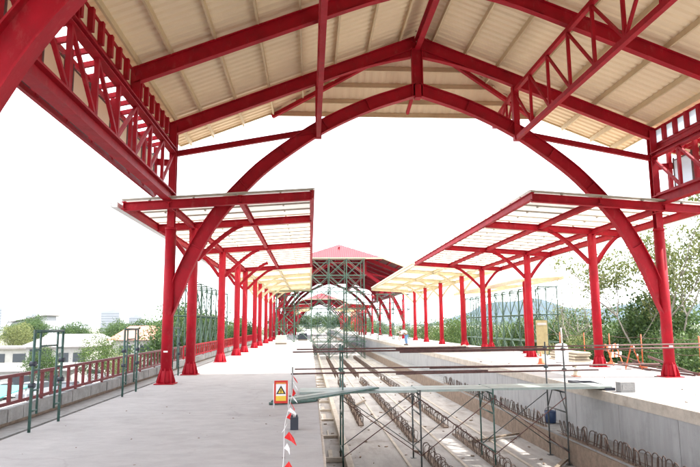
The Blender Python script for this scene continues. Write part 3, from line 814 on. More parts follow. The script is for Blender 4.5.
def strips():
    m = MB(); rnd = random.Random(17)
    for x in (1.75, 3.08, 4.55):
        for i in range(110):
            y = 41+i*.22; a = rnd.uniform(.28, .36)
            m.path([(x-.085, y, PITZ), (x-.085, y, PITZ+a-.05), (x, y+rnd.uniform(-.04, .04), PITZ+a), (x+.085, y, PITZ+a-.05), (x+.085, y, PITZ)], .009, 4, caps=False)
    tag(m.build('far_rebar', M['rebar']), 'distant rebar loops in rows before the scaffold tower', 'rebar', kind='stuff')
    m = MB()
    for x in (1.05, 2.45, 3.80, 5.35):
        m.box(x-.035, x+.035, -10, 66, PITZ-.1, PITZ+.03)
    structure(m.build('pour_strip', M['coping']))
    # shallow shuttering boards left between the rows
strips()
def debris(name, n, box, z, mt, label, cat, smin, smax, seed):
    m = MB(); rnd = random.Random(seed)
    for i in range(n):
        x = rnd.uniform(box[0], box[1]); y = box[2]+(box[3]-box[2])*rnd.random()**1.5; a = rnd.uniform(0, PI); L_ = rnd.uniform(smin, smax); w_ = L_*rnd.uniform(.25, .8); hh = L_*rnd.uniform(.12, .4)
        d = V((math.cos(a), math.sin(a), 0))*L_/2
        m.beam(V((x, y, z+hh/2))-d, V((x, y, z+hh/2+rnd.uniform(0, hh*.3)))+d, w_, hh)
    tag(m.build(name, mt), label, cat, kind='stuff')
debris('rubble', 260, (.3, 6.3, 8, 40), PITZ+.001, M['brownc'], 'small broken concrete and wood scraps scattered on the pit floor', 'rubble', .02, .13, 5)
debris('scraps', 60, (-4.3, .1, 7, 30), .001, M['brownc'], 'tiny dark scraps and grit scattered on the left platform', 'scraps', .005, .03, 6)
debris('site_scraps', 50, (7.6, 12.6, 12, 45), .001, M['timber'], 'small timber scraps scattered on the right platform', 'scraps', .02, .11, 8)
# loose pit timber
rnd = random.Random(9)
for (x, y, L_, a, lab) in ((5.6, 19.0, 2.2, .5, 'thin timber pole lying across the pit near the right wall under the footbridge'), (6.0, 15.2, 2.4, .95, 'timber pole leaning on the rebar by the right ledge'), (2.1, 27.5, 2.0, 1.2, 'brown plank lying on the sunlit pit floor')):
    m = MB(); d = V((math.cos(a), math.sin(a), 0))*L_/2
    m.beam(V((x, y, PITZ+.06))-d, V((x, y, PITZ+.10))+d, .10, .05)
    tag(m.build('timber_plank', M['timber']), lab, 'timber')
m = MB(); m.lathe((6.98, 18.2, -1.16), [(.13, 0), (.15, .02), (.165, .32), (.15, .34), (.14, .31)], 16)
bk = thing('bucket', (6.98, 18.2, -1.16), 'dark blue plastic bucket on the ledge below the right pit wall', 'bucket'); m.build('pail', M['navy'], bk)
m = MB(); m.path([(6.98+.165*math.cos(a), 18.2, -.84+.12*math.sin(a)) for a in [PI*k/8 for k in range(9)]], .008, 5); m.build('handle', M['dark'], bk)

# ------------------------------------------------------------------ warning sign
sg = thing('warning_sign', (-.60, 13.3, 0), 'small red framed warning sign with black triangle on the left platform', 'sign')
sx, sy = -.60, 13.3
m = MB()
for dx in (-.15, .15): m.tube((sx+dx, sy+.02, 0), (sx+dx, sy+.02, .5), .011, 6); m.tube((sx+dx, sy+.22, 0), (sx+dx, sy+.03, .44), .009, 6)
m.build('stand', M['white'], sg)
m = MB(); m.box(sx-.14, sx+.14, sy-.012, sy+.008, .10, .56); m.build('board', M['signred'], sg)
m = MB(); m.box(sx-.105, sx+.105, sy-.016, sy-.0125, .15, .49); m.build('face', M['white'], sg)
m = MB(); m.box(sx-.105, sx+.105, sy-.0195, sy-.0165, .15, .25); m.box(sx-.10, sx+.10, sy-.0155, sy-.0125, .505, .515); m.build('band', M['yellow'], sg)
def tri(cx, cz, r, y0, y1):
    m = MB(); P = [(cx+r*math.sin(a), cz+r*math.cos(a)) for a in (0, 2*PI/3, 4*PI/3)]
    b = len(m.v)
    for yy in (y0, y1):
        for p in P: m.v.append((p[0], yy, p[1]))
    m._face([0, 1, 2]); m._face([5, 4, 3])
    for k in range(3): m._face([k, k+3, (k+1) % 3+3, (k+1) % 3])
    return m
tri(sx, .345, .115, sy-.0205, sy-.0165).build('triangle', M['black'], sg)
tri(sx, .340, .070, sy-.0235, sy-.0208).build('triangle_face', M['yellow'], sg)
m = MB(); m.box(sx-.010, sx+.010, sy-.0265, sy-.0238, .335, .38); m.box(sx-.010, sx+.010, sy-.0265, sy-.0238, .312, .326); m.build('mark', M['black'], sg)

# ------------------------------------------------------------------ flag rope
fr = thing('flag_rope', (-.42, 15.4, 0), 'sagging rope with red and white pennants along the left platform edge', 'rope')
def rope_pt(t):
    y = 15.35-9.4*t
    z = .56-.42*min(1, t/.46) + (-.07*math.sin(PI*min(1, t/.46))) if t < .46 else .14+.02*math.sin((t-.46)*30)-.05*(t-.46)
    return V((-.42+.10*t+.03*math.sin(t*9), y, max(.03, z)))
m = MB(); m.path([rope_pt(i/40) for i in range(41)], .0045, 5); m.build('rope', M['white'], fr)
rnd = random.Random(4)
ts = [.03, .10, .16, .24, .31, .40, .47, .57, .66, .75, .86]
for i, t in enumerate(ts):
    p = rope_pt(t); q = p+V((.035, .05, -.075 if p.z > .2 else .05)); red_ = i % 2 == 0; side = (1, 1, -.3, 1, .6, 1, 1, -.5, 1, .4, 1)[i]
    tip = (p+q)/2+V((side*rnd.uniform(.08, .17), rnd.uniform(-.2, .1), -min(rnd.uniform(.08, .2), p.z-.015)))
    if red_: q = q+V((.03, 0, -.05 if p.z > .2 else .02))
    m = MB(); n = V((.004, .004, .004)); mid = (p+q)/2*.5+tip*.5+V((.03, .02, .01))
    b = len(m.v)
    P = [p, q, (q+tip)/2+V((0.015, .02, 0)), tip, (p+tip)/2+V((0.015, .02, 0))]
    for a in P: m.v.append(tuple(a))
    for a in P: m.v.append(tuple(a+n))
    m._face([0, 1, 2, 3, 4]); m._face([9, 8, 7, 6, 5])
    for k in range(5): m._face([k, k+5, (k+1) % 5+5, (k+1) % 5])
    m.build('pennant', M['flagred'] if i % 2 == 0 else M['white'], fr)
ps = thing('rope_post', (-.42, 15.4, 0), 'thin grey post holding the pennant rope beside the footbridge', 'post')
MB().tube((-.42, 15.4, .02), (-.42, 15.4, .70), .016, 8).build('pole', M['grey_tube'], ps)
MB().box(-.52, -.32, 15.3, 15.5, .002, .02).build('foot_plate', M['dark'], ps)
m = MB(); m.box(-.32, -.19, 10.55, 10.68, .002, .20); m.box(-.31, -.28, 10.56, 10.67, .198, .235); m.box(-.23, -.20, 10.56, 10.67, .198, .235)
tag(m.build('rope_weight', M['dark']), 'dark block weighing down the pennant rope on the left platform', 'block')

# ------------------------------------------------------------------ right platform clutter
m = MB(); m.box(7.62, 7.98, 15.15, 15.42, .005, .24); m.box(7.66, 7.94, 15.14, 15.43, .06, .19)
tag(m.build('concrete_block', M['kerb']), 'small grey concrete block at the edge of the right platform', 'block')
m = MB(); m.box(7.43, 7.70, 15.6, 17.9, .004, .07); m.path([(7.5, 17.6, .05), (7.6, 16.8, .12), (7.7, 15.9, .05)], .03, 6)
tag(m.build('formwork_board', M['dark']), 'dark board lying along the platform edge behind the concrete block', 'board')
def cone(x, y, h, label, mt):
    t = thing('traffic_cone', (x, y, 0), label, 'cone')
    MB().lathe((x, y, .02), [(h*.30, 0), (h*.27, .02), (h*.06, h-.02), (h*.05, h-.02)], 14).build('body', mt, t)
    MB().box(x-h*.33, x+h*.33, y-h*.33, y+h*.33, .002, .022).build('foot', M['orange'], t)
    MB().lathe((x, y, .02+h*.45), [(h*.178, 0), (h*.118, h*.25)], 14).build('stripe', M['white'], t)
cone(8.55, 19.9, .36, 'small faded orange cone on the right platform behind the footbridge', M['primer'])
cone(9.7, 26.0, .5, 'orange cone near the second right column', M['orange'])
# white sack drum
t = thing('white_drum', (10.8, 26.5, 0), 'tall white plastic drum with a pole on the right platform', 'drum')
MB().lathe((10.8, 26.5, .003), [(.24, 0), (.27, .05), (.27, .30), (.25, .32), (.27, .34), (.27, .72), (.2, .80), (.09, .82)], 18).build('barrel', M['white'], t)
MB().path([(10.85, 26.5, .8), (10.83, 26.5, 1.5)], .035, 8).build('stick', M['offwhite'], t)
# yellow board
t = thing('site_board', (12.2, 32.5, 0), 'tall yellow site board leaning by the right platform columns', 'board')
m = MB(); m.box(11.95, 12.55, 32.48, 32.54, .1, 1.85); m.build('panel', M['paleyellow'], t)
MB().box(12.0, 12.5, 32.47, 32.479, 1.60, 1.72).build('top_band', M['offwhite'], t)
for x in (12.0, 12.5): MB().beam((x, 32.56, .003), (x, 32.56, 1.8), .05, .05, up=(0, 1, 0)).build('leg', M['timber'], t)
# barricades and stakes
def barricade(x, y, rzz, label):
    t = thing('barricade', (x, y, 0), label, 'barricade', 'striped barricades')
    for dx in (-.45, .45):
        m = MB(); m.beam((x+dx, y-.28, .0), (x+dx, y, .85), .05, .03); m.beam((x+dx, y+.28, .0), (x+dx, y+.03, .85), .05, .03); m.build('leg', M['orange'], t)
    for k in range(2):
        m = MB(); z0 = .62-.3*k; n = 6
        for i in range(n):
            m.cur = i % 2; a = x-.55+1.1*i/n; b = x-.55+1.1*(i+1)/n
            yb = y-.05-.1*k
            m.hexa([(a, yb-.03, z0), (b, yb-.03, z0), (b, yb, z0), (a, yb, z0), (a+.06, yb-.03, z0+.2), (b+.06, yb-.03, z0+.2), (b+.06, yb, z0+.2), (a+.06, yb, z0+.2)])
        m.build('striped_board', [M['orange'], M['white']], t)
    t.rotation_euler = (0, 0, rzz)
    return t
barricade(11.9, 22.6, 1.1, 'orange and white striped barricade between the two nearest right columns')
barricade(12.2, 24.9, .7, 'orange and white striped barricade beside the orange stakes further back')
st0 = thing('barrier_stake', (12.5, 19.5, 0), 'orange barrier stake nearest the camera on the right platform edge', 'stake', 'orange stakes along the right edge')
MB().tube((12.5, 19.5, .02), (12.5, 19.5, 1.25), .022, 8).build('pole', M['orange'], st0)
MB().lathe((12.5, 19.5, .003), [(.16, 0), (.16, .05), (.04, .1)], 12).build('foot', M['orange'], st0)
for i, y in enumerate((21.3, 23.2, 25.4, 28.0, 31.0, 34.5)):
    dup_thing(st0, (12.5+.1*math.sin(i*2.1), y, 0), ['orange stake just behind the nearest right column', 'orange stake left of the nearest right column', 'orange stake in front of the dark tree', 'orange stake right of the second column', 'orange stake behind the yellow board', 'farthest orange stake at the platform edge'][i])
m = MB(); ys_ = [19.5, 21.3, 23.2, 25.4, 28.0, 31.0, 34.5]
for z in (1.15, .65):
    for a, b in zip(ys_, ys_[1:]):
        m.path([(12.5, a+(b-a)*u, z-.05*math.sin(PI*u)) for u in (0, .25, .5, .75, 1)], .008, 5)
tag(m.build('barrier_rope', M['rust_tube']), 'dark thin rope strung between the stakes along the right platform edge', 'rope')
# pipes / boards stacked at the right edge
t = thing('pipe_stack', (12.3, 21.5, 0), 'heap of rusty tubes leaning along the right platform edge', 'pipes')
rnd = random.Random(13)
for i in range(8):
    m = MB(); y = 19.8+rnd.uniform(0, 4.5); m.tube((12.2+rnd.uniform(-.3, .3), y-1.5, .04+.06*(i//3)), (12.3+rnd.uniform(-.3, .3), y+1.5, .05+.07*(i//3)+rnd.uniform(0, .5)*(i % 3 == 0)), .03, 7); m.build('tube', M['rust_tube'], t)
t = thing('plank_stack', (11.9, 28.5, 0), 'low stack of pale planks on the right platform edge', 'planks')
for i in range(7):
    m = MB(); m.box(11.6+.02*i, 12.3, 27.0+rnd.uniform(-.2, .2), 30+rnd.uniform(-.2, .2), .004+.06*i, .055+.06*i); m.build('plank', M['timber'] if i % 2 else M['primer'], t)
m = MB()
for i in range(5): m.lathe((9.0+i*.42, 43+rnd.uniform(-.4, .4), .003), [(.2, 0), (.24, .08), (.2, .2), (.06, .27)], 10)
tag(m.build('cement_sacks', M['offwhite']), 'row of pale cement sacks on the far right platform', 'sacks')
# clutter far left platform
def crate(x, y, label, mt):
    t = thing('material_pallet', (x, y, 0), label, 'pallet')
    m = MB(); 
    for k in range(3): m.box(x-.5, x+.5, y-.45+.38*k, y-.33+.38*k, .003, .1)
    m.box(x-.55, x+.55, y-.5, y+.5, .101, .13); m.build('base', M['timber'], t)
    m = MB(); m.box(x-.5, x+.5, y-.45, y+.45, .133, .6); m.box(x-.42, x+.46, y-.4, y+.4, .603, .8); m.build('load', mt, t)
crate(-2.6, 57, 'pallet of white bags below the cream canopy on the left', M['offwhite'])
crate(-.8, 70.5, 'pallet of dark boxes in front of the distant hall', M['dark'])

# ------------------------------------------------------------------ worker
def skin_obj(name, verts, edges, radii, m, parent, sub=2, root=0):
    me = bpy.data.meshes.new(name); me.from_pydata(verts, edges, []); me.update()
    o = bpy.data.objects.new(name, me); COL.objects.link(o)
    sk = o.modifiers.new('skin', 'SKIN'); sk.use_smooth_shade = True
    sv = me.skin_vertices if me.skin_vertices else None
    if not me.skin_vertices:
        bpy.context.view_layer.objects.active = o
        bpy.context.view_layer.update()
    if not me.skin_vertices:
        at = me.attributes
    for i, r in enumerate(radii):
        me.skin_vertices[0].data[i].radius = (r, r)
    me.skin_vertices[0].data[root].use_root = True
    ss = o.modifiers.new('sub', 'SUBSURF'); ss.levels = sub; ss.render_levels = sub
    me.materials.append(m)
    if parent is not None: o.parent = parent
    return o
def worker(x, y, rzz):
    t = thing('person', (x, y, 0), 'worker in pale shirt and light blue jeans bending over at the right platform edge', 'person')
    t.rotation_euler = (0, 0, rzz)
    # local frame: faces -X, bending forward
    vs = [(0, 0, .90), (-.22, 0, 1.08), (-.44, 0, 1.12), (-.55, 0, 1.08), (-.66, 0, 1.03), (-.72, 0, .96)]          # pelvis..head
    es = [(0, 1), (1, 2), (2, 3), (3, 4), (4, 5)]
    rs = [.15, .145, .155, .06, .10, .085]
    for s in (-1, 1):
        b = len(vs)
        vs += [(.01, s*.10, .82), (-.06, s*.12, .46), (.02, s*.13, .09), (-.14, s*.14, .04)]
        es += [(0, b), (b, b+1), (b+1, b+2), (b+2, b+3)]; rs += [.105, .068, .045, .035]
        b = len(vs)
        vs += [(-.44, s*.19, 1.06), (-.50, s*.24, .78), (-.60, s*.20, .54), (-.63, s*.19, .46)]
        es += [(2, b), (b, b+1), (b+1, b+2), (b+2, b+3)]; rs += [.065, .048, .034, .034]
        for k in range(4):
            c_ = len(vs); f = (k-1.5)*.021
            vs += [(-.65, s*.19+f, .40), (-.645, s*.185+f*1.1, .355)]; es += [(b+3, c_), (c_, c_+1)]; rs += [.010, .008]
        c_ = len(vs); vs += [(-.60, s*.16, .43), (-.61, s*.14, .39)]; es += [(b+3, c_), (c_, c_+1)]; rs += [.012, .010]
    skin_obj('body', vs, es, rs, M['skin'], t)
    vs = [(.03, 0, .90), (-.10, 0, 1.02), (-.24, 0, 1.10), (-.44, 0, 1.13), (-.51, 0, 1.10)]; es = [(0, 1), (1, 2), (2, 3), (3, 4)]; rs = [.20, .20, .195, .19, .09]
    for s in (-1, 1):
        b = len(vs); vs += [(-.44, s*.19, 1.06), (-.485, s*.23, .86)]; es += [(3, b), (b, b+1)]; rs += [.085, .072]
    skin_obj('shirt', vs, es, rs, M['shirt'], t)
    vs = [(.01, 0, .92)]; es = []; rs = [.165]
    for s in (-1, 1):
        b = len(vs); vs += [(.01, s*.10, .80), (-.06, s*.12, .46), (.02, s*.13, .10)]; es += [(0, b), (b, b+1), (b+1, b+2)]; rs += [.125, .09, .07]
    skin_obj('jeans', vs, es, rs, M['jeans'], t)
    m = MB(); m.lathe((-.675, 0, .99), [(.02, -.02), (.10, 0), (.115, .05), (.09, .10), (.02, .125)], 12)
    o = bpy.data.objects.new('cap', m.mesh('cap', M['offwhite'])); COL.objects.link(o); o.parent = t
    for s in (-1, 1):
        m = MB(); m.path([(.08, s*.13, .03), (-.06, s*.135, .035), (-.18, s*.14, .025)], [.05, .055, .04], 8)
        o = bpy.data.objects.new('shoe', m.mesh('shoe', M['black'])); COL.objects.link(o); o.parent = t
try:
    worker(7.95, 51.5, .15)
except Exception as ex:
    print('worker failed', ex)

# ------------------------------------------------------------------ trees
def make_tree_mesh(seed, H, crown_r, trunk_h, n_clump, per, leaf, sparse=False, flat=.75):
    rnd = random.Random(seed)
    w = MB(); tips = []
    def limb(p, d, L_, r, lev):
        pts = [p]; q = V(p); dd = V(d)
        for i in range(4):
            dd = (dd+V((rnd.uniform(-.22, .22), rnd.uniform(-.22, .22), rnd.uniform(-.08, .2)))).normalized()
            q = q+dd*L_/4; pts.append(V(q))
        w.path(pts, [r*(1-.16*i) for i in range(5)], 6 if lev < 2 else 4, caps=False)
        if lev >= (3 if sparse else 2): tips.append(pts[-1]); tips.append(pts[2]); return
        for k in range(rnd.randint(3, 4) if lev else rnd.randint(4, 6)):
            a = rnd.uniform(0, 2*PI); e = rnd.uniform(.25, .9)
            nd = V((math.cos(a)*math.cos(e), math.sin(a)*math.cos(e), math.sin(e)))
            s0 = pts[rnd.choice((2, 3, 4, 4))]
            limb(s0, (nd+dd*.4).normalized(), L_*rnd.uniform(.55, .8), r*.5, lev+1)
    limb(V((0, 0, 0)), V((0, 0, 1)), trunk_h, H*(.012 if sparse else .02), 0)
    lf = MB(); cents = []
    cz = trunk_h+(H-trunk_h)*.42
    for k in range(n_clump):
        if sparse: c_ = V(rnd.choice(tips))+V((rnd.gauss(0, .25), rnd.gauss(0, .25), rnd.gauss(0, .25)))
        else:
            while True:
                u = V((rnd.uniform(-1, 1), rnd.uniform(-1, 1), rnd.uniform(-1, 1)))
                if .35 < u.length < 1: break
            u = u*(1+.22*math.sin(u.x*5+seed)+.18*math.sin(u.y*6+seed*2))
            c_ = V((u.x*crown_r, u.y*crown_r, cz+u.z*(H-trunk_h)*.46))
            if c_.z < trunk_h*.35: c_.z = trunk_h*.35+rnd.uniform(0, .5)
        cents.append(c_)
    for c_ in cents:
        cr = rnd.uniform(.45, 1.0)*(crown_r*.30 if not sparse else .45)
        for i in range(per):
            u = V((rnd.gauss(0, 1), rnd.gauss(0, 1), rnd.gauss(0, .7))); p = c_+u*cr*.55
            n = V((rnd.gauss(0, 1), rnd.gauss(0, 1), rnd.gauss(.6, 1))).normalized(); t = n.cross(V((rnd.gauss(0, 1), rnd.gauss(0, 1), rnd.gauss(0, 1)))).normalized(); b = n.cross(t)
            s = leaf*rnd.uniform(.6, 1.3)
            lf.quad(p-t*s, p-b*s*.55, p+t*s, p+b*s*.55)
    return w, lf
TREES = {}
def tree_proto(key, *a, wood='bark', lm='leaf', **kw):
    w, lf = make_tree_mesh(*a, **kw)
    TREES[key] = (w.mesh('trunk', M[wood]), lf.mesh('crown', M[lm]))
tree_proto('a', 1, 7.0, 2.6, 2.3, 260, 34, .095)
tree_proto('b', 2, 7.0, 3.0, 2.0, 240, 34, .095, lm='leaf2')
tree_proto('c', 3, 7.0, 2.4, 2.7, 260, 36, .1)
tree_proto('d', 4, 11.0, 4.6, 4.0, 460, 22, .065, wood='bark_pale', lm='leaf3', sparse=True)
tree_proto('e', 5, 6.0, 2.4, 2.0, 240, 30, .09, lm='leaf3')
tree_proto('f', 6, 10.0, 3.0, 4.5, 150, 10, .06, wood='bark_pale', lm='leaf3', sparse=True)
def tree(key, x, y, s, label, group=None, sz=None, z=GZ):
    t = thing('tree', (x, y, z), label, 'tree', group)
    for nm, me in zip(('trunk', 'crown'), TREES[key]):
        o = bpy.data.objects.new(nm, me); COL.objects.link(o); o.parent = t
    t.scale = (s, s, s*(sz or 1)); t.rotation_euler = (0, 0, (x*7.3+y*3.1) % 6.28)
    return t
# right side near
tree('c', 20.3, 36, 1.16, 'dark leafy tree right of centre behind the second right column', sz=1.06)
tree('d', 18.4, 34, 1.35, 'tall pale branching tree with sparse leaves behind the nearest right column', sz=1.2)
tree('f', 19.5, 47, 1.1, 'slender bare tree with pale branches between the right columns')
tree('e', 23.5, 33, 1.03, 'yellow green bushy tree right of the nearest right column')
tree('a', 36, 48, 1.12, 'dark rounded tree at the right edge of the photo', sz=1.05)
tree('a', 21.5, 50, 1.1, 'dense dark green tree behind the yellow board')
tree('c', 25.5, 52, .98, 'broad green tree left of the dark leafy tree')
tree('b', 17.8, 56, .95, 'light green tree behind the right scaffolding')
tree('c', 19.6, 53, 1.06, 'dark tree close behind the right scaffolding end')
tree('e', 17.6, 42, .95, 'yellow green bush left of the second right column')
tree('b', 27.5, 41, 1.12, 'green tree between the dark leafy tree and the yellow green bushy tree')
rnd = random.Random(77)
for i in range(9):
    tree(rnd.choice('cea'), 16.6+rnd.uniform(0, 1.6)+i*.25, 23.5+i*2.9, rnd.uniform(.74, .88), 'green bush in the low row just outside the right platform', 'bushes outside the right platform')
rnd = random.Random(31)
for i in range(9):
    tree(rnd.choice('abce'), 18+rnd.uniform(-1.5, 9), 60+i*7+rnd.uniform(-3, 3), rnd.uniform(.95, 1.15), 'green tree in the row behind the right scaffolding', 'trees behind the right scaffolding')
for i in range(10):
    tree(rnd.choice('abc'), 30+i*8+rnd.uniform(-3, 3), 66+rnd.uniform(-6, 14), rnd.uniform(1.0, 1.2), 'green tree in the far tree belt on the right', 'far trees on the right')
# left side
tree('a', -10.3, 50, 1.1, 'dark green tree behind the second left column', sz=1.05)
tree('c', -10.4, 57, 1.15, 'broad dark tree behind the left scaffolding', sz=1.1)
tree('b', -20.5, 64, .80, 'bushy green tree beyond the car park, left of the first column')
tree('a', -25.5, 62, .66, 'smaller round tree beside the white building')
tree('e', -17.0, 60, .68, 'yellow green tree in front of the small house')
tree('c', -26.5, 100, 1.15, 'dark spreading tree behind the small house')
for i in range(22):
    tree(rnd.choice('abce'), -100+i*4.2+rnd.uniform(-2, 2), 128+rnd.uniform(-12, 18), rnd.uniform(1.05, 1.4), 'green tree in the hazy tree line beyond the car park', 'tree line beyond the car park')
for i in range(9):
    tree(rnd.choice('ac'), -16+i*5.2, 292+rnd.uniform(-8, 8), rnd.uniform(1.7, 2.1), 'tall tree closing the view behind the farthest hall', 'trees behind the farthest hall')
for i in range(6):
    tree(rnd.choice('ab'), (-9+i*5) if not (.0 < -9+i*5 < 7.5) else 16+i, 160+rnd.uniform(-6, 6), 1.05, 'tree at the far end of the tracks beyond the distant hall', 'trees beyond the distant hall')
for i in range(6):
    tree(rnd.choice('abc'), -10-rnd.uniform(0, 6), 66+i*8, 1.1, 'tree beside the tracks left of the distant hall', 'trees left of the distant hall')
tree('b', -44, 84, .7, 'small tree by the car park behind the near scaffold frame')

# ------------------------------------------------------------------ buildings on the left
def windows(root, wall_y, xs, zs, w, h, m='glass'):
    for x in xs:
        for z in zs:
            MB().box(x, x+w, wall_y-.06, wall_y-.005, z, z+h).build('window', M[m], root)
b = thing('low_building', (-38, 92, GZ), 'white single storey building with pale roof beyond the car park', 'building')
MB().box(-37.5, -29.2, 86, 98, GZ, -.9).build('wall', M['offwhite'], b)
m = MB(); m.hexa([(-38.2, 85, -.89), (-28.5, 85, -.89), (-28.5, 99, -.89), (-38.2, 99, -.89), (-36.5, 91, .7), (-30, 91, .7), (-30, 93, .7), (-36.5, 93, .7)]); m.build('roof', M['tan_roof'], b)
windows(b, 86, [-33.6, -31.4], [-3.2], 1.6, 1.5)
MB().box(-37.0, -34.2, 85.9, 85.995, -2.9, -1.2).build('door', M['dark'], b)
b = thing('low_building', (-52, 100, GZ), 'pale long flat building at the far left behind the near scaffold frame', 'building')
MB().box(-62, -43, 100, 108, GZ, -1.6).build('wall', M['offwhite'], b)
m = MB(); m.box(-62.6, -42.4, 99.4, 108.6, -1.597, -1.3); m.build('roof', M['tan_roof'], b)
windows(b, 100, [-61 + 3.1*i for i in range(6)], [-3.6], 1.9, 1.3)
b = thing('small_house', (-20, 72, GZ), 'white house with pinkish roof partly hidden by the first left column', 'house')
MB().box(-22, -16.5, 72, 78, GZ, .2).build('wall', M['offwhite'], b)
m = MB(); m.hexa([(-22.6, 71.4, .203), (-15.9, 71.4, .203), (-15.9, 78.6, .203), (-22.6, 78.6, .203), (-21, 74.8, 1.75), (-17.5, 74.8, 1.75), (-17.5, 75.2, 1.75), (-21, 75.2, 1.75)]); m.build('roof', M['pink_roof'], b)
windows(b, 72, [-21.3, -19.0], [-3.6, -1.5], 1.3, 1.1)
b = thing('low_shed', (-28, 66, GZ), 'grey roofed low shed in the middle of the car park view', 'shed')
MB().box(-33, -24, 64, 70, GZ, -2.6).build('wall', M['offwhite'], b)
m = MB(); m.hexa([(-33.5, 63.5, -2.597), (-23.5, 63.5, -2.597), (-23.5, 70.5, -2.2), (-33.5, 70.5, -2.2), (-33.5, 63.5, -2.5), (-23.5, 63.5, -2.5), (-23.5, 70.5, -2.1), (-33.5, 70.5, -2.1)]); m.build('roof', M['tan_roof'], b)
for i in range(3): MB().box(-32+3*i, -30.2+3*i, 63.9, 63.994, -4.2, -3.0).build('window', M['glass'], b)
b = thing('awning', (-20, 40, GZ), 'turquoise sheet awning in the car park seen through the railing', 'awning')
m = MB(); m.hexa([(-25, 38, -2.5), (-18.2, 38, -2.5), (-18.2, 43, -2.1), (-25, 43, -2.1), (-25, 38, -2.44), (-18.2, 38, -2.44), (-18.2, 43, -2.04), (-25, 43, -2.04)]); m.build('sheet', M['cyan'], b)
m = MB()
for x in (-24.7, -21.6, -18.5):
    m.tube((x, 38.2, GZ), (x, 38.2, -2.5), .05, 6); m.tube((x, 42.8, GZ), (x, 42.8, -2.13), .05, 6)
m.build('posts', M['white'], b)
def highrise(x, y, w, d, h, label):
    b = thing('high_rise', (x, y, GZ), label, 'tower block', 'far tower blocks')
    MB().box(x-w/2, x+w/2, y, y+d, GZ, h).build('wall', M['tower'], b)
    m = MB(); n = int((h-GZ)/3.2)
    for i in range(1, n): m.box(x-w/2+.6, x+w/2-.6, y-.08, y-.01, GZ+i*3.2, GZ+i*3.2+1.3)
    m.build('window', M['tower_win'], b)
    MB().box(x-w*.2, x+w*.2, y+d*.3, y+d*.7, h+.003, h+3).build('roof_house', M['tower'], b)
highrise(-262, 840, 24, 20, 22, 'pale tower block on the skyline left of the first column')
highrise(-235, 860, 17, 16, 15, 'narrow pale tower block right beside the larger one on the skyline')
highrise(-372, 760, 20, 20, 25, 'pale tower block at the far left of the skyline')
highrise(-345, 800, 14, 20, 16, 'short pale tower block at the left of the skyline')
b = thing('sports_hall', (-210, 480, GZ), 'far grey building with slanting roof on the left skyline', 'building')
m = MB(); m.hexa([(-226, 480, GZ), (-198, 480, GZ), (-198, 510, GZ), (-226, 510, GZ), (-222, 482, 5), (-200, 482, 9.5), (-200, 508, 9.5), (-222, 508, 5)]); m.build('wall', M['tower'], b)
m = MB(); m.hexa([(-224, 479, 5.2), (-196, 479, 10.6), (-196, 511, 10.6), (-224, 511, 5.2), (-224, 479, 5.8), (-196, 479, 11.2), (-196, 511, 11.2), (-224, 511, 5.8)]); m.build('roof', M['tan_roof'], b)
MB().tube((-201, 478, 9), (-201, 478, 13.5), .5, 6).build('mast', M['tower'], b); MB().tube((-224, 478, 3), (-220, 478, 11), .35, 6).build('mast', M['tower'], b)

# cars and motorbikes
def car(x, y, rzz, ci, label):
    t = thing('parked_car', (x, y, GZ+.02), label, 'car', 'cars in the car park')
    def prism(prof, hw, mt, nm):
        m = MB(); n = len(prof)
        for s in (-1, 1):
            for (px, pz) in prof: m.v.append((px, s*hw, pz))
        m._face(list(range(n))); m._face(list(range(2*n-1, n-1, -1)))
        for k in range(n): m._face([k, k+n, (k+1) % n+n, (k+1) % n])
        o = bpy.data.objects.new(nm, m.mesh(nm, mt)); COL.objects.link(o); o.parent = t; return o
    prism([(-2.1, .3), (2.1, .3), (2.15, .65), (1.95, .82), (1.1, .95), (-1.6, 1.0), (-2.05, .95), (-2.15, .6)], .85, CARC[ci], 'body')
    prism([(1.1, .951), (.45, 1.42), (-1.1, 1.46), (-1.85, .99)], .72, M['glass'], 'windows')
    prism([(.5, 1.40), (.38, 1.47), (-1.05, 1.51), (-1.2, 1.43)], .70, CARC[ci], 'roof')
    for sx_ in (-1.3, 1.35):
        for s in (-1, 1):
            m = MB(); m.tube((sx_, s*.68, .32), (sx_, s*.88, .32), .32, 14); o = bpy.data.objects.new('wheel', m.mesh('wheel', M['tyre'])); COL.objects.link(o); o.parent = t
    t.rotation_euler = (0, 0, rzz)
for a in ((-27.2, 58, 1.45, 0, 'white car at the left end of the nearer parked row'), (-24.2, 58.4, 1.5, 1, 'grey car in the nearer parked row'), (-21.4, 58, 1.6, 2, 'black car in the nearer parked row beside the grey one'), (-18.6, 57.6, 1.5, 0, 'white car at the right end of the nearer parked row'),
          (-36, 76, 1.5, 1, 'grey car at the left end of the farther parked row'), (-32.8, 76.5, 1.55, 0, 'white car in the farther parked row'), (-29.5, 76, 1.5, 3, 'red car in the farther parked row'), (-25.0, 75, .2, 0, 'white car parked lengthways beside the farther row')):
    car(*a)

# ------------------------------------------------------------------ haze, light, camera
def haze():
    m = MB(); m.box(-3100, 3100, -850, 3400, GZ-1.2, 190)
    mt = bpy.data.materials.new('haze'); mt.use_nodes = True; N = mt.node_tree.nodes; L = mt.node_tree.links
    N.remove(N['Principled BSDF']); v = N.new('ShaderNodeVolumePrincipled')
    v.inputs['Color'].default_value = (.50, .72, 1, 1); v.inputs['Density'].default_value = HAZE; v.inputs['Anisotropy'].default_value = 0.2
    L.new(v.outputs[0], N['Material Output'].inputs['Volume'])
    o = m.build('haze', mt); o['kind'] = 'stuff'
    tag(o, 'thin pale haze over the distant city and hills', 'haze')
HAZE = 0.000055
if HAZE > 0: haze()

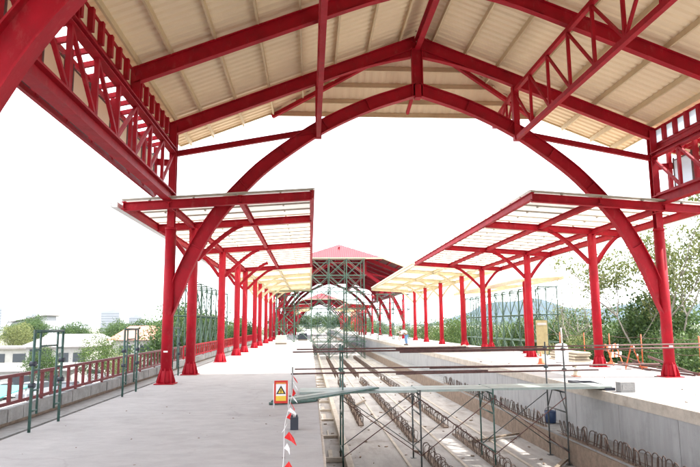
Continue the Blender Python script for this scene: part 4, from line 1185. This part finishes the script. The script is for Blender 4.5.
sun_dir = V((0.85, -0.10, 1.0)).normalized()         # towards the sun
el = math.asin(sun_dir.z); az = math.atan2(sun_dir.x, sun_dir.y)
w = bpy.data.worlds.new('World'); scene.world = w; w.use_nodes = True
N = w.node_tree.nodes; L = w.node_tree.links
bg = N['Background']; sk = N.new('ShaderNodeTexSky'); sk.sky_type = 'NISHITA'; sk.sun_disc = False
sk.sun_elevation = el; sk.sun_rotation = az; sk.dust_density = 3.0; sk.air_density = 1.0; sk.ozone_density = 1.0
# bright thin cloud cover, mixed into the sky
tc = N.new('ShaderNodeTexCoord'); nz = N.new('ShaderNodeTexNoise'); nz.inputs['Scale'].default_value = 2.2; nz.inputs['Detail'].default_value = 6
L.new(tc.outputs['Generated'], nz.inputs['Vector'])
mr = N.new('ShaderNodeMapRange'); mr.inputs['From Min'].default_value = .3; mr.inputs['From Max'].default_value = .7; mr.inputs['To Min'].default_value = .55; mr.inputs['To Max'].default_value = .95
L.new(nz.outputs['Fac'], mr.inputs['Value'])
mx = N.new('ShaderNodeMix'); mx.data_type = 'RGBA'
L.new(mr.outputs[0], mx.inputs['Factor']); L.new(sk.outputs[0], mx.inputs['A']); mx.inputs['B'].default_value = (7.0, 7.1, 7.3, 1)
L.new(mx.outputs['Result'], bg.inputs['Color']); bg.inputs['Strength'].default_value = 0.15
sl = bpy.data.lights.new('sun', 'SUN'); sl.energy = 2.8; sl.angle = R(.55); sl.color = (1, .955, .89)
so = bpy.data.objects.new('sun', sl); COL.objects.link(so); so.rotation_euler = sun_dir.to_track_quat('Z', 'Y').to_euler(); so.location = (0, 0, 60)

cam = bpy.data.cameras.new('camera'); co = bpy.data.objects.new('camera', cam); COL.objects.link(co)
cam.sensor_width = 36; cam.lens = 36*620/700; cam.clip_end = 6000; cam.clip_start = .05
# axes recovered from the photograph's vanishing points
def dirv(x, y): return V(((x-350)/620, -(y-233.5)/620, -1)).normalized()
Yd = dirv(310, 325); Zd = dirv(316, -3985); Zd = (Zd-Yd*Yd.dot(Zd)).normalized(); Xd = Yd.cross(Zd)
rot = Matrix((Xd, Yd, Zd))
co.matrix_world = Matrix.Translation((0, 0, 1.7)) @ rot.to_4x4()
scene.camera = co
vs_ = scene.view_settings; scene.display_settings.display_device = 'sRGB'
vs_.view_transform = 'Standard'; vs_.look = 'None'; vs_.exposure = 2.05; vs_.gamma = 1; vs_.use_curve_mapping = False
scene.cycles.max_bounces = 10; scene.cycles.diffuse_bounces = 5; scene.cycles.transparent_max_bounces = 16; scene.cycles.volume_bounces = 1
for o in bpy.data.objects:
    if '_w' in o: del o['_w']
